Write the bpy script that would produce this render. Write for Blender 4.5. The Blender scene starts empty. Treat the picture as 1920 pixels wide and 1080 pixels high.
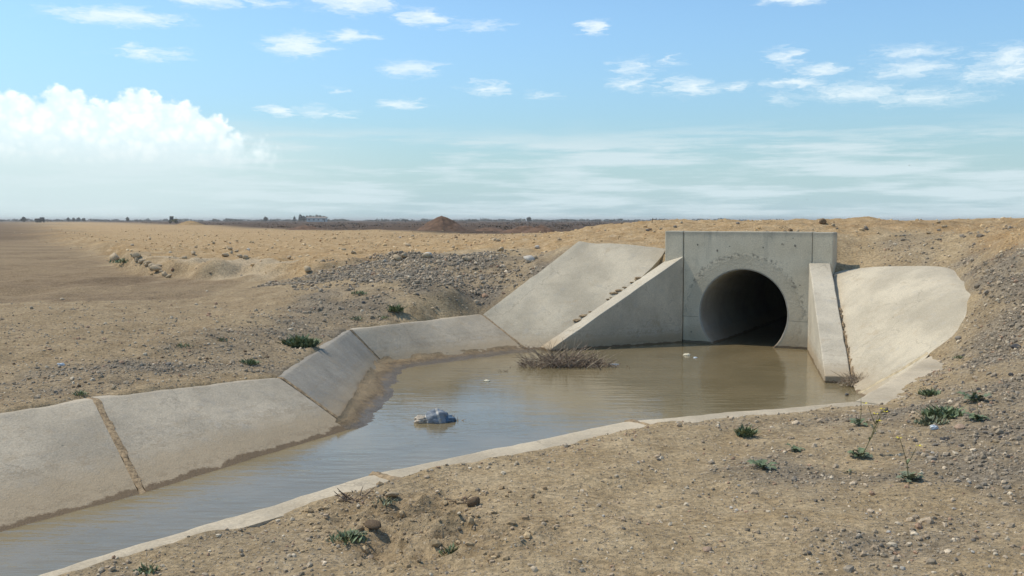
import bpy, bmesh, math, random
import numpy as np
from mathutils import Vector, Matrix, Euler

random.seed(11)
rng = np.random.default_rng(11)
scene = bpy.context.scene
COL = scene.collection

# ------------------------------------------------------------------ camera
F = 1867.0                      # focal length in pixels of the 1920 x 1080 photograph
CH = 2.2                        # eye height above the water
HOR = 412.5                     # horizon row
PITCH = math.atan((540 - HOR) / F)
cam = bpy.data.cameras.new('camera')
cam.sensor_width = 36.0
cam.lens = 36.0 * F / 1920.0
cam.clip_start = 0.05
cam.clip_end = 20000
camo = bpy.data.objects.new('camera', cam)
COL.objects.link(camo)
camo.location = (0, 0, CH)
camo.rotation_euler = (math.pi / 2 - PITCH, 0, 0)
scene.camera = camo

# ------------------------------------------------------------------ view, sun, sky
scene.view_settings.view_transform = 'Standard'
scene.view_settings.look = 'None'
scene.view_settings.exposure = 0.56
scene.view_settings.gamma = 1.0
scene.cycles.use_denoising = True
scene.cycles.max_bounces = 6
scene.cycles.volume_bounces = 0

SUN = Vector((-0.53, 0.18, 0.83)).normalized()
sl = bpy.data.lights.new('sun', 'SUN')
sl.energy = 2.25
sl.angle = math.radians(0.9)
sl.color = (1.0, 0.91, 0.76)
so = bpy.data.objects.new('sun', sl)
COL.objects.link(so)
so.rotation_euler = SUN.to_track_quat('Z', 'Y').to_euler()
so.location = (-30, 5, 40)

SKY_STRENGTH = 0.15
world = bpy.data.worlds.new('World')
scene.world = world
world.use_nodes = True


class NT:
    """small helper round a node tree"""
    def __init__(self, nt):
        self.nt = nt
        nt.nodes.clear()

    def n(self, typ, ins=None, **props):
        nd = self.nt.nodes.new(typ)
        for k, v in props.items():
            setattr(nd, k, v)
        if ins:
            for k, v in ins.items():
                self.put(nd.inputs[k], v)
        return nd

    def put(self, sock, v):
        if isinstance(v, bpy.types.NodeSocket):
            self.nt.links.new(v, sock)
        elif isinstance(v, bpy.types.Node):
            self.nt.links.new(v.outputs[0], sock)
        else:
            if sock.type == 'RGBA' and len(v) == 3:
                v = (*v, 1.0)
            sock.default_value = v

    def m(self, op, a, b=None, c=None, clamp=False):
        nd = self.nt.nodes.new('ShaderNodeMath')
        nd.operation = op
        nd.use_clamp = clamp
        self.put(nd.inputs[0], a)
        if b is not None:
            self.put(nd.inputs[1], b)
        if c is not None:
            self.put(nd.inputs[2], c)
        return nd.outputs[0]

    def vm(self, op, a, b=None):
        nd = self.nt.nodes.new('ShaderNodeVectorMath')
        nd.operation = op
        self.put(nd.inputs[0], a)
        if b is not None:
            self.put(nd.inputs[1], b)
        return nd.outputs['Value'] if op in ('LENGTH', 'DOT_PRODUCT') else nd.outputs[0]

    def noise(self, vec, scale, detail=3.0, rough=0.55, col=False):
        nd = self.n('ShaderNodeTexNoise', {'Vector': vec, 'Scale': scale, 'Detail': detail, 'Roughness': rough})
        return nd.outputs['Color'] if col else nd.outputs['Fac']

    def vor(self, vec, scale, feature='F1', rnd=1.0):
        return self.n('ShaderNodeTexVoronoi', {'Vector': vec, 'Scale': scale, 'Randomness': rnd}, feature=feature)

    def ss(self, x, a, b, lo=0.0, hi=1.0):
        nd = self.n('ShaderNodeMapRange', {0: x, 1: a, 2: b, 3: lo, 4: hi}, interpolation_type='SMOOTHSTEP')
        return nd.outputs[0]

    def mix(self, f, a, b, blend='MIX'):
        nd = self.nt.nodes.new('ShaderNodeMix')
        nd.data_type = 'RGBA'
        nd.blend_type = blend
        self.put(nd.inputs[0], f)
        self.put(nd.inputs[6], a)
        self.put(nd.inputs[7], b)
        return nd.outputs[2]

    def mapv(self, vec, scale=(1, 1, 1), loc=(0, 0, 0)):
        return self.n('ShaderNodeMapping', {'Vector': vec, 'Scale': scale, 'Location': loc}).outputs[0]


def build_sky():
    t = NT(world.node_tree)
    out = t.n('ShaderNodeOutputWorld')
    bg = t.n('ShaderNodeBackground', {'Strength': SKY_STRENGTH})
    t.nt.links.new(bg.outputs[0], out.inputs[0])
    sky = t.n('ShaderNodeTexSky', sky_type='NISHITA', sun_disc=False,
              sun_elevation=math.asin(SUN.z), sun_rotation=math.atan2(SUN.x, SUN.y),
              altitude=200.0, air_density=1.0, dust_density=0.8, ozone_density=2.2)
    d = t.n('ShaderNodeTexCoord').outputs['Generated']
    sep = t.n('ShaderNodeSeparateXYZ', {0: d})
    az = t.m('ARCTAN2', sep.outputs[0], sep.outputs[1])
    el = t.m('ARCSINE', sep.outputs[2])

    def AE(px, py):
        a = math.atan((px - 960) / F)
        return a, math.atan((HOR - py) / F * math.cos(a))

    ae = t.n('ShaderNodeCombineXYZ', {0: az, 1: el, 2: 0.0}).outputs[0]
    # wind-drawn wisps: distort the direction with stretched noise
    st = t.mapv(ae, (14, 60, 1))
    nz = t.n('ShaderNodeVectorMath', {0: t.noise(st, 2.2, 5.0, 0.62, True), 1: (0.5, 0.5, 0.5)}, operation='SUBTRACT').outputs[0]
    wisp = t.vm('ADD', ae, t.vm('MULTIPLY', nz, (0.085, 0.014, 0)))
    cauli = t.n('ShaderNodeVectorMath', {0: t.noise(t.mapv(ae, (90, 120, 1)), 1.0, 5.0, 0.62, True), 1: (0.5, 0.5, 0.5)}, operation='SUBTRACT').outputs[0]
    puff = t.vm('ADD', ae, t.vm('MULTIPLY', cauli, (0.022, 0.022, 0)))

    def field(coord, ells):
        acc = None
        for (px, py, rx, ry, s) in ells:
            a0, e0 = AE(px, py)
            v = t.vm('SUBTRACT', coord, (a0, e0, 0))
            v = t.vm('MULTIPLY', v, (F / rx, F / ry, 0))
            q = t.m('MULTIPLY', t.m('SUBTRACT', 1.0, t.vm('LENGTH', v)), s)
            acc = q if acc is None else t.m('MAXIMUM', acc, q)
        return acc

    wisps = [(230, 37, 130, 20, 1.0), (390, 4, 80, 18, 1), (515, 14, 50, 8, .6), (670, 8, 95, 30, 1), (795, 40, 62, 20, 1),
             (905, 56, 60, 14, .6), (560, 90, 75, 26, 1), (660, 72, 60, 14, .9), (290, 105, 80, 15, .75), (255, 90, 28, 8, .6),
             (775, 132, 70, 20, .75), (628, 171, 22, 10, .5), (750, 197, 52, 13, .8), (915, 168, 50, 17, .7),
             (528, 210, 34, 13, .9), (600, 214, 42, 18, .6), (650, 215, 20, 9, .6), (1108, 55, 36, 17, 1.0),
             (1480, 5, 80, 15, .9), (1185, 130, 40, 22, .65), (1180, 160, 55, 18, .7), (1252, 118, 25, 14, .5),
             (1290, 165, 60, 22, .85), (1370, 167, 45, 12, .7), (1468, 112, 32, 24, .75), (1530, 136, 45, 16, .75),
             (1490, 160, 60, 15, .9), (1600, 176, 110, 22, .75), (1720, 186, 130, 20, .6), (1460, 187, 34, 14, .4),
             (1700, 103, 80, 16, .6), (1700, 134, 80, 20, .7), (1890, 112, 80, 26, .85), (1880, 140, 110, 22, .8), (1015, 183, 30, 10, .35),
             (330, 230, 360, 70, .0)]
    w = field(wisp, [e for e in wisps if e[4] > 0])
    fine = t.noise(t.mapv(wisp, (40, 110, 1)), 2.0, 5.0, 0.6)
    w = t.m('ADD', w, t.m('MULTIPLY', t.m('SUBTRACT', fine, 0.53), 1.15))
    wm = t.m('MULTIPLY', t.ss(w, -0.10, 0.9), 0.78)
    # heaped cloud standing on the left horizon
    heaps = [(15, 216, 70, 42, 1.3), (128, 208, 46, 44, 1.4), (60, 245, 120, 60, 1.5), (200, 238, 90, 45, 1.5), (268, 212, 48, 44, 1.4),
             (330, 230, 62, 40, 1.4), (392, 246, 48, 30, 1.3), (170, 285, 330, 75, 1.6), (-150, 215, 160, 60, 1), (-330, 240, 160, 60, 1)]
    h = field(puff, heaps)
    fine2 = t.noise(t.mapv(ae, (130, 150, 1)), 1.0, 4.0, 0.6)
    vA = t.vor(t.vm('ADD', ae, t.vm('MULTIPLY', cauli, (0.006, 0.006, 0))), 62.0).outputs['Distance']
    vB = t.vor(t.vm('ADD', ae, t.vm('MULTIPLY', cauli, (0.004, 0.004, 0))), 135.0).outputs['Distance']
    lum = t.m('ADD', t.m('MULTIPLY', t.m('SUBTRACT', 0.45, vA), 0.42), t.m('MULTIPLY', t.m('SUBTRACT', 0.45, vB), 0.26))
    h = t.m('ADD', h, t.m('ADD', t.m('MULTIPLY', t.m('SUBTRACT', fine2, 0.5), 0.3), t.m('ADD', lum, 0.02)))
    hm = t.m('MULTIPLY', t.m('MULTIPLY', t.ss(h, -0.04, 0.36), 0.88), t.ss(el, AE(200, 330)[1], AE(200, 232)[1]))
    # thin veil low over the plain, in long streaks, thicker towards the sun
    vn = t.noise(t.mapv(ae, (5, 48, 1), (3.1, 0.4, 0)), 1.0, 6.0, 0.6)
    vn2 = t.noise(t.mapv(ae, (9, 120, 1), (1.7, 2.4, 0)), 1.0, 6.0, 0.62)
    lay = t.ss(t.m('ADD', t.m('MULTIPLY', vn, 0.65), t.m('MULTIPLY', vn2, 0.35)), 0.44, 0.58)
    eln = t.m('ADD', el, t.m('MULTIPLY', t.m('SUBTRACT', vn, 0.5), 0.05))
    vel = t.m('MULTIPLY', t.m('MULTIPLY', t.ss(eln, 0.100, 0.072), lay), 0.9)
    lefthaze = t.m('MULTIPLY', t.m('MULTIPLY', t.ss(eln, 0.105, 0.06), t.ss(az, -0.06, -0.40)), 0.75)
    base = t.m('MULTIPLY', t.ss(el, 0.11, 0.0), 0.72)
    # the same kind of small fair-weather clouds over the rest of the sky
    up = t.m('MAXIMUM', sep.outputs[2], 0.06)
    pl = t.vm('DIVIDE', d, t.n('ShaderNodeCombineXYZ', {0: up, 1: up, 2: up}).outputs[0])
    gen = t.noise(t.mapv(pl, (0.55, 1.1, 0)), 1.0, 6.0, 0.58)
    gm = t.m('MULTIPLY', t.ss(gen, 0.58, 0.76), t.ss(el, 0.24, 0.34))
    back = t.m('MULTIPLY', t.ss(gen, 0.62, 0.78), t.ss(t.m('ABSOLUTE', az), 0.56, 0.72))
    gm = t.m('MAXIMUM', gm, back)

    k = 1.0 / SKY_STRENGTH
    skc = t.mix(1.0, sky.outputs[0], (0.60, 0.73, 0.765), 'MULTIPLY')
    low = t.ss(el, 0.0, 0.21, 0.70, 1.0)
    skc = t.mix(1.0, skc, t.n('ShaderNodeCombineColor', {0: low, 1: low, 2: low}).outputs[0], 'MULTIPLY')
    skc = t.mix(base, skc, (0.345 * k, 0.485 * k, 0.56 * k))
    c = t.mix(vel, skc, (0.47 * k, 0.565 * k, 0.60 * k))
    c = t.mix(lefthaze, c, (0.50 * k, 0.60 * k, 0.615 * k))
    c = t.mix(hm, c, t.mix(t.ss(t.m('ADD', lum, t.m('MULTIPLY', t.m('SUBTRACT', fine2, .5), .5)), -.22, .25), (0.60 * k, 0.70 * k, 0.73 * k), (0.80 * k, 0.83 * k, 0.82 * k)))
    c = t.mix(wm, c, (0.66 * k, 0.72 * k, 0.73 * k))
    c = t.mix(t.m('MULTIPLY', gm, 0.85), c, (0.62 * k, 0.68 * k, 0.70 * k))
    t.put(bg.inputs[0], c)


build_sky()


# ------------------------------------------------------------------ survey helpers
def G(px, py, z):
    """the point of the photographed place at height z seen at a pixel of the 1920 x 1080 picture"""
    dx, dy = (px - 960) / F, (540 - py) / F
    c, s = math.cos(PITCH), math.sin(PITCH)
    wy, wz = c + s * dy, -s + c * dy
    t = (z - CH) / wz
    return np.array([dx * t, wy * t, z])


def to_px(p):
    c, s = math.cos(PITCH), math.sin(PITCH)
    x, y, z = p[0], p[1], p[2] - CH
    dep = c * y - s * z
    upv = s * y + c * z
    return 960 + F * x / dep, 540 - F * upv / dep


def D(px, py, dist):
    """the point seen at a pixel at ground distance y = dist"""
    dx, dy = (px - 960) / F, (540 - py) / F
    c, s = math.cos(PITCH), math.sin(PITCH)
    wy, wz = c + s * dy, -s + c * dy
    t = dist / wy
    return np.array([dx * t, dist, CH + wz * t])


# ------------------------------------------------------------------ value noise in numpy
def _hash(ix, iy, seed):
    h = (ix.astype(np.int64) * 374761393 + iy.astype(np.int64) * 668265263 + seed * 1442695041) & 0xFFFFFFFF
    h = ((h ^ (h >> 13)) * 1274126177) & 0xFFFFFFFF
    h = (h ^ (h >> 16)) & 0xFFFFFFFF
    return h / 4294967295.0


def vnoise(x, y, seed=0):
    x = np.asarray(x, float); y = np.asarray(y, float)
    ix, iy = np.floor(x), np.floor(y)
    fx, fy = x - ix, y - iy
    fx = fx * fx * fx * (fx * (fx * 6 - 15) + 10)
    fy = fy * fy * fy * (fy * (fy * 6 - 15) + 10)
    ix = ix.astype(np.int64); iy = iy.astype(np.int64)
    a, b = _hash(ix, iy, seed), _hash(ix + 1, iy, seed)
    c, d = _hash(ix, iy + 1, seed), _hash(ix + 1, iy + 1, seed)
    return (a + (b - a) * fx) * (1 - fy) + (c + (d - c) * fx) * fy - 0.5


def fbm(x, y, octv=4, seed=0, gain=0.5):
    s, a, f = 0.0, 1.0, 1.0
    ca, sa = math.cos(0.6), math.sin(0.6)
    for o in range(octv):
        s = s + a * vnoise(x * f, y * f, seed + o * 17)
        x, y = x * ca - y * sa + 13.7, x * sa + y * ca + 7.1
        a *= gain; f *= 2.03
    return s


def sstep(x, a, b):
    t = np.clip((x - a) / (b - a), 0, 1)
    return t * t * (3 - 2 * t)


def sdf(poly, X, Y):
    """signed distance to a polygon, positive inside"""
    X = np.asarray(X, float); Y = np.asarray(Y, float)
    d2 = np.full(X.shape, 1e18)
    ins = np.zeros(X.shape, bool)
    n = len(poly)
    for i in range(n):
        x0, y0 = poly[i][0], poly[i][1]
        x1, y1 = poly[(i + 1) % n][0], poly[(i + 1) % n][1]
        ex, ey = x1 - x0, y1 - y0
        L = ex * ex + ey * ey + 1e-12
        t = np.clip(((X - x0) * ex + (Y - y0) * ey) / L, 0, 1)
        d2 = np.minimum(d2, (X - x0 - t * ex) ** 2 + (Y - y0 - t * ey) ** 2)
        if abs(y1 - y0) > 1e-12:
            c = ((y0 > Y) != (y1 > Y)) & (X < (x1 - x0) * (Y - y0) / (y1 - y0) + x0)
            ins ^= c
    d = np.sqrt(d2)
    return np.where(ins, d, -d)


# ------------------------------------------------------------------ object helpers
def mesh_obj(name, verts, faces, mat=None, parent=None, smooth=True, edges=()):
    me = bpy.data.meshes.new(name)
    me.from_pydata([tuple(map(float, v)) for v in verts], list(edges), [tuple(map(int, f)) for f in faces])
    if smooth:
        me.polygons.foreach_set('use_smooth', [True] * len(me.polygons))
    me.update()
    if mat:
        me.materials.append(mat)
    o = bpy.data.objects.new(name, me)
    COL.objects.link(o)
    if parent:
        o.parent = parent
    return o


def fast_mesh(name, V, T, mat=None, smooth=True, cols=None, colname='col'):
    """V (n,3), T (m,k) arrays"""
    V = np.ascontiguousarray(V, np.float32); T = np.ascontiguousarray(T, np.int32)
    k = T.shape[1]
    me = bpy.data.meshes.new(name)
    me.vertices.add(len(V)); me.loops.add(T.size); me.polygons.add(len(T))
    me.vertices.foreach_set('co', V.ravel())
    me.loops.foreach_set('vertex_index', T.ravel())
    me.polygons.foreach_set('loop_start', np.arange(0, T.size, k, dtype=np.int32))
    me.polygons.foreach_set('loop_total', np.full(len(T), k, np.int32))
    me.polygons.foreach_set('use_smooth', np.full(len(T), smooth))
    me.update(calc_edges=True)
    if cols is not None:
        for nm, arr in cols.items():
            if arr.ndim == 1:
                a = me.attributes.new(nm, 'FLOAT', 'POINT')
                a.data.foreach_set('value', np.ascontiguousarray(arr, np.float32))
            else:
                a = me.attributes.new(nm, 'FLOAT_COLOR', 'POINT')
                c4 = np.ones((len(V), 4), np.float32); c4[:, :3] = arr
                a.data.foreach_set('color', c4.ravel())
    if mat:
        me.materials.append(mat)
    o = bpy.data.objects.new(name, me)
    COL.objects.link(o)
    return o


def tag(o, label=None, cat=None, group=None, kind=None):
    if label: o['label'] = label
    if cat: o['category'] = cat
    if group: o['group'] = group
    if kind: o['kind'] = kind
    return o


def empty(name, loc, label, cat, group=None, rz=0.0):
    e = bpy.data.objects.new(name, None)
    e.empty_display_size = 0.1
    COL.objects.link(e)
    e.location = tuple(map(float, loc))
    e.rotation_euler = (0, 0, rz)
    tag(e, label, cat, group)
    return e


def adopt(o, root):
    """parent a world-space mesh to a root without moving it"""
    o.parent = root
    M = Matrix.Translation(root.location) @ root.rotation_euler.to_matrix().to_4x4()
    o.matrix_parent_inverse = M.inverted()
    return o


# ------------------------------------------------------------------ materials
def new_mat(name):
    m = bpy.data.materials.new(name)
    m.use_nodes = True
    t = NT(m.node_tree)
    out = t.n('ShaderNodeOutputMaterial')
    bs = t.n('ShaderNodeBsdfPrincipled', {'Roughness': 0.9})
    bs.inputs['Specular IOR Level'].default_value = 0.25
    t.nt.links.new(bs.outputs[0], out.inputs[0])
    return m, t, bs


def bump(t, bs, h, dist=0.01, strength=1.0, prev=None):
    b = t.n('ShaderNodeBump', {'Height': h, 'Distance': dist, 'Strength': strength})
    if prev is not None:
        t.put(b.inputs['Normal'], prev)
    t.put(bs.inputs['Normal'], b.outputs[0])
    return b.outputs[0]


def simple_mat(name, col, rough=0.85, var=0.25, scale=20.0, bumpd=0.003, spec=0.25, metal=0.0):
    m, t, bs = new_mat(name)
    p = t.n('ShaderNodeTexCoord').outputs['Object']
    nz = t.noise(p, scale, 4.0)
    lo = tuple(c * (1 - var) for c in col)
    hi = tuple(min(1, c * (1 + var)) for c in col)
    t.put(bs.inputs['Base Color'], t.mix(t.ss(nz, 0.3, 0.7), lo, hi))
    bs.inputs['Roughness'].default_value = rough
    bs.inputs['Specular IOR Level'].default_value = spec
    bs.inputs['Metallic'].default_value = metal
    if bumpd:
        bump(t, bs, t.noise(p, scale * 2.5, 3.0), bumpd)
    return m


def attr_mat(name, attr='col', rough=0.9, scale=60.0, spec=0.2, bumpd=0.002, var=0.3):
    m, t, bs = new_mat(name)
    a = t.n('ShaderNodeAttribute', attribute_name=attr).outputs['Color']
    p = t.n('ShaderNodeNewGeometry').outputs['Position']
    nz = t.noise(p, scale, 3.0)
    f = t.ss(nz, 0.25, 0.75, 1 - var, 1 + var)
    t.put(bs.inputs['Base Color'], t.mix(1.0, a, t.n('ShaderNodeCombineColor', {0: f, 1: f, 2: f}).outputs[0], 'MULTIPLY'))
    bs.inputs['Roughness'].default_value = rough
    bs.inputs['Specular IOR Level'].default_value = spec
    if bumpd:
        bump(t, bs, nz, bumpd)
    return m


def concrete_mat(name, col=(0.40, 0.365, 0.29), rough_amt=1.0, dust=1.0, wet=True, streak=0.5, blue=0.0, grit=1.0):
    m, t, bs = new_mat(name)
    p = t.n('ShaderNodeNewGeometry').outputs['Position']
    z = t.n('ShaderNodeSeparateXYZ', {0: p}).outputs[2]
    big = t.noise(p, 1.3, 5.0, 0.6)
    med = t.noise(p, 6.0, 5.0, 0.65)
    fine = t.noise(p, 55.0, 4.0, 0.7)
    c = t.mix(t.ss(big, 0.3, 0.7), tuple(x * 0.80 for x in col), tuple(min(1, x * 1.14) for x in col))
    grey = (col[0] * .80, col[1] * .84, col[2] * .93)
    c = t.mix(t.m('MULTIPLY', t.ss(med, 0.52, 0.75), 0.55 + blue), c, grey)
    # run-off streaks
    if streak:
        sv = t.noise(t.mapv(p, (7, 7, 0.5)), 1.6, 4.0, 0.6)
        c = t.mix(t.m('MULTIPLY', t.ss(sv, 0.56, 0.78), streak), c, tuple(x * 0.66 for x in col))
    # small dark pits and stains
    vo = t.vor(p, 5.5)
    pit = t.m('MULTIPLY', t.ss(vo.outputs['Distance'], 0.10, 0.03), t.ss(t.noise(p, 1.7, 2.0), 0.5, 0.62))
    c = t.mix(t.m('MULTIPLY', pit, 0.6), c, tuple(x * 0.4 for x in col))
    smu = t.m('MULTIPLY', t.ss(t.noise(p, 2.6, 3.0, 0.5), 0.58, 0.72), t.ss(t.noise(p, 19.0, 5.0, 0.75), 0.42, 0.62))
    c = t.mix(t.m('MULTIPLY', smu, 0.5), c, tuple(x * 0.55 for x in col))
    crv = t.vm('ADD', p, t.vm('MULTIPLY', t.noise(p, 4.0, 4.0, 0.6, True), (0.35, 0.35, 0.35)))
    crk = t.ss(t.vor(crv, 0.75, 'DISTANCE_TO_EDGE').outputs['Distance'], 0.008, 0.003)
    crk = t.m('MULTIPLY', crk, t.ss(t.noise(p, 1.1, 2.0), 0.5, 0.56))
    c = t.mix(t.m('MULTIPLY', crk, 0.28), c, tuple(x * 0.3 for x in col))
    ear = t.ss(t.noise(p, 3.7, 6.0, 0.7), 0.55, 0.74)
    c = t.mix(t.m('MULTIPLY', ear, 0.45), c, (0.40, 0.295, 0.175))
    sp = t.ss(fine, 0.3, 0.72, 0.86, 1.12)
    c = t.mix(1.0, c, t.n('ShaderNodeCombineColor', {0: sp, 1: sp, 2: sp}).outputs[0], 'MULTIPLY')
    # dried silt left by higher water
    zz = t.m('ADD', z, t.m('MULTIPLY', t.m('SUBTRACT', med, 0.5), 0.16))
    if dust:
        band = t.m('MULTIPLY', t.ss(zz, 0.26, 0.10), 0.75 * dust)
        c = t.mix(band, c, (0.41, 0.31, 0.19))
        ln_ = t.ss(t.noise(t.n('ShaderNodeCombineXYZ', {0: 0.0, 1: t.m('MULTIPLY', med, 0.25), 2: zz}).outputs[0], 26.0, 3.0, 0.6), 0.52, 0.66)
        c = t.mix(t.m('MULTIPLY', t.m('MULTIPLY', ln_, t.ss(zz, 0.45, 0.2)), 0.45 * dust), c, (0.30, 0.225, 0.14))
    if wet:
        zw = t.m('ADD', z, t.m('MULTIPLY', t.m('SUBTRACT', t.noise(p, 3.4, 6.0, 0.72), 0.5), 0.13))
        wt = t.ss(zw, 0.034, 0.020)
        c = t.mix(t.m('MULTIPLY', wt, 0.9), c, (0.165, 0.11, 0.058))
        t.put(bs.inputs['Roughness'], t.m('SUBTRACT', 0.9, t.m('MULTIPLY', wt, 0.15)))
    t.put(bs.inputs['Base Color'], c)
    b1 = bump(t, bs, med, 0.02 * rough_amt, 0.6)
    b2 = bump(t, bs, fine, 0.006 * grit, 0.9, b1)
    bump(t, bs, pit, -0.01, 0.6, b2)
    return m


M_SLAB = concrete_mat('lining_concrete', (0.485, 0.407, 0.295), blue=.05)
M_SLABB = concrete_mat('bluish_lining_concrete', (0.36, 0.315, 0.245), blue=0.3, streak=0.9)
M_APRON = concrete_mat('pale_apron_concrete', (0.53, 0.455, 0.33), dust=0.7, streak=0.12)
M_RIM = concrete_mat('dusty_rim_concrete', (0.52, 0.43, 0.30), dust=0.0, wet=False, streak=0.0)
M_WING = concrete_mat('wing_concrete', (0.56, 0.49, 0.37), streak=0.25, rough_amt=0.6)


def headwall_mat():
    m, t, bs = new_mat('headwall_concrete')
    ob = t.n('ShaderNodeTexCoord').outputs['Object']
    s = t.n('ShaderNodeSeparateXYZ', {0: ob})
    r = t.m('SQRT', t.m('ADD', t.m('MULTIPLY', s.outputs[0], s.outputs[0]), t.m('MULTIPLY', s.outputs[2], s.outputs[2])))
    p = t.n('ShaderNodeNewGeometry').outputs['Position']
    z = t.n('ShaderNodeSeparateXYZ', {0: p}).outputs[2]
    med = t.noise(ob, 5.0, 5.0, 0.65)
    big = t.noise(ob, 1.4, 4.0)
    fine = t.noise(ob, 50.0, 4.0, 0.7)
    col = (0.37, 0.35, 0.285)
    c = t.mix(t.ss(big, 0.3, 0.7), (0.60, 0.52, 0.375), (0.69, 0.61, 0.455))
    c = t.mix(t.m('MULTIPLY', t.ss(med, 0.5, 0.72), 0.4), c, (0.42, 0.37, 0.265))
    # rain streaks down from the top
    sv = t.noise(t.mapv(ob, (4.3, 4.3, 0.3)), 1.0, 6.0, 0.7)
    top = t.ss(z, 1.2, 2.0)
    c = t.mix(t.m('MULTIPLY', t.m('MULTIPLY', t.m('MULTIPLY', t.ss(sv, 0.48, 0.72), top), t.ss(big, 0.38, 0.62)), 0.8), c, (0.25, 0.235, 0.19))
    c = t.mix(t.m('MULTIPLY', t.ss(t.m('ADD', z, t.m('MULTIPLY', med, 0.12)), 1.93, 2.04), 0.5), c, (0.26, 0.245, 0.20))
    # hacked, re-plastered ring round the pipe mouth
    rr = t.m('ADD', r, t.m('MULTIPLY', t.m('SUBTRACT', med, 0.5), 0.35))
    ring = t.m('MULTIPLY', t.ss(rr, 1.06, 0.98), t.ss(r, 0.76, 0.82))
    edge = t.m('MULTIPLY', t.ss(rr, 1.10, 1.03), t.ss(rr, 0.96, 1.03))
    c = t.mix(t.m('MULTIPLY', ring, 0.35), c, (0.36, 0.31, 0.225))
    upper = t.ss(s.outputs[2], -0.3, 0.35)
    broken = t.ss(t.noise(ob, 11.0, 3.0, 0.7), 0.45, 0.62)
    c = t.mix(t.m('MULTIPLY', t.m('MULTIPLY', edge, broken), t.m('MULTIPLY', upper, 0.75)), c, (0.15, 0.14, 0.115))
    pl_ = t.ss(t.m('ABSOLUTE', t.m('SUBTRACT', t.m('ADD', z, t.m('MULTIPLY', med, 0.02)), 0.485)), 0.012, 0.004)
    c = t.mix(t.m('MULTIPLY', t.m('MULTIPLY', pl_, t.ss(t.m('ABSOLUTE', s.outputs[0]), 0.78, 0.84)), 0.5), c, (0.2, 0.18, 0.14))
    sp = t.ss(fine, 0.3, 0.72, 0.86, 1.12)
    # few dark marks and tie holes
    vo = t.vor(ob, 3.2)
    pit = t.m('MULTIPLY', t.ss(vo.outputs['Distance'], 0.13, 0.05), t.ss(t.noise(ob, 30.0, 3.0), 0.42, 0.55))
    pit = t.m('MULTIPLY', pit, t.ss(t.noise(ob, 1.1, 2.0), 0.48, 0.58))
    c = t.mix(t.m('MULTIPLY', pit, 0.7), c, (0.11, 0.105, 0.095))
    c = t.mix(1.0, c, t.n('ShaderNodeCombineColor', {0: sp, 1: sp, 2: sp}).outputs[0], 'MULTIPLY')
    zz = t.m('ADD', z, t.m('MULTIPLY', t.m('SUBTRACT', med, 0.5), 0.25))
    c = t.mix(t.m('MULTIPLY', t.ss(zz, 0.42, 0.10), 0.6), c, (0.38, 0.30, 0.19))
    zw = t.m('ADD', z, t.m('MULTIPLY', t.m('SUBTRACT', t.noise(p, 5.0, 4.0, 0.65), 0.5), 0.05))
    c = t.mix(t.m('MULTIPLY', t.ss(zw, 0.05, 0.035), 0.85), c, (0.115, 0.083, 0.05))
    t.put(bs.inputs['Base Color'], c)
    b1 = bump(t, bs, med, 0.008, 0.6)
    b2 = bump(t, bs, t.m('MULTIPLY', t.noise(ob, 16.0, 5.0, 0.7), t.m('ADD', ring, 0.2)), 0.014, 0.7, b1)
    bump(t, bs, fine, 0.004, 0.8, b2)
    return m


M_HEAD = headwall_mat()
M_JOINT = simple_mat('joint_soil', (0.315, 0.225, 0.13), 0.95, 0.4, 25, 0.01)
M_PIPE = concrete_mat('pipe_concrete', (0.36, 0.34, 0.29), dust=0.6, streak=0.0)


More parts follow.
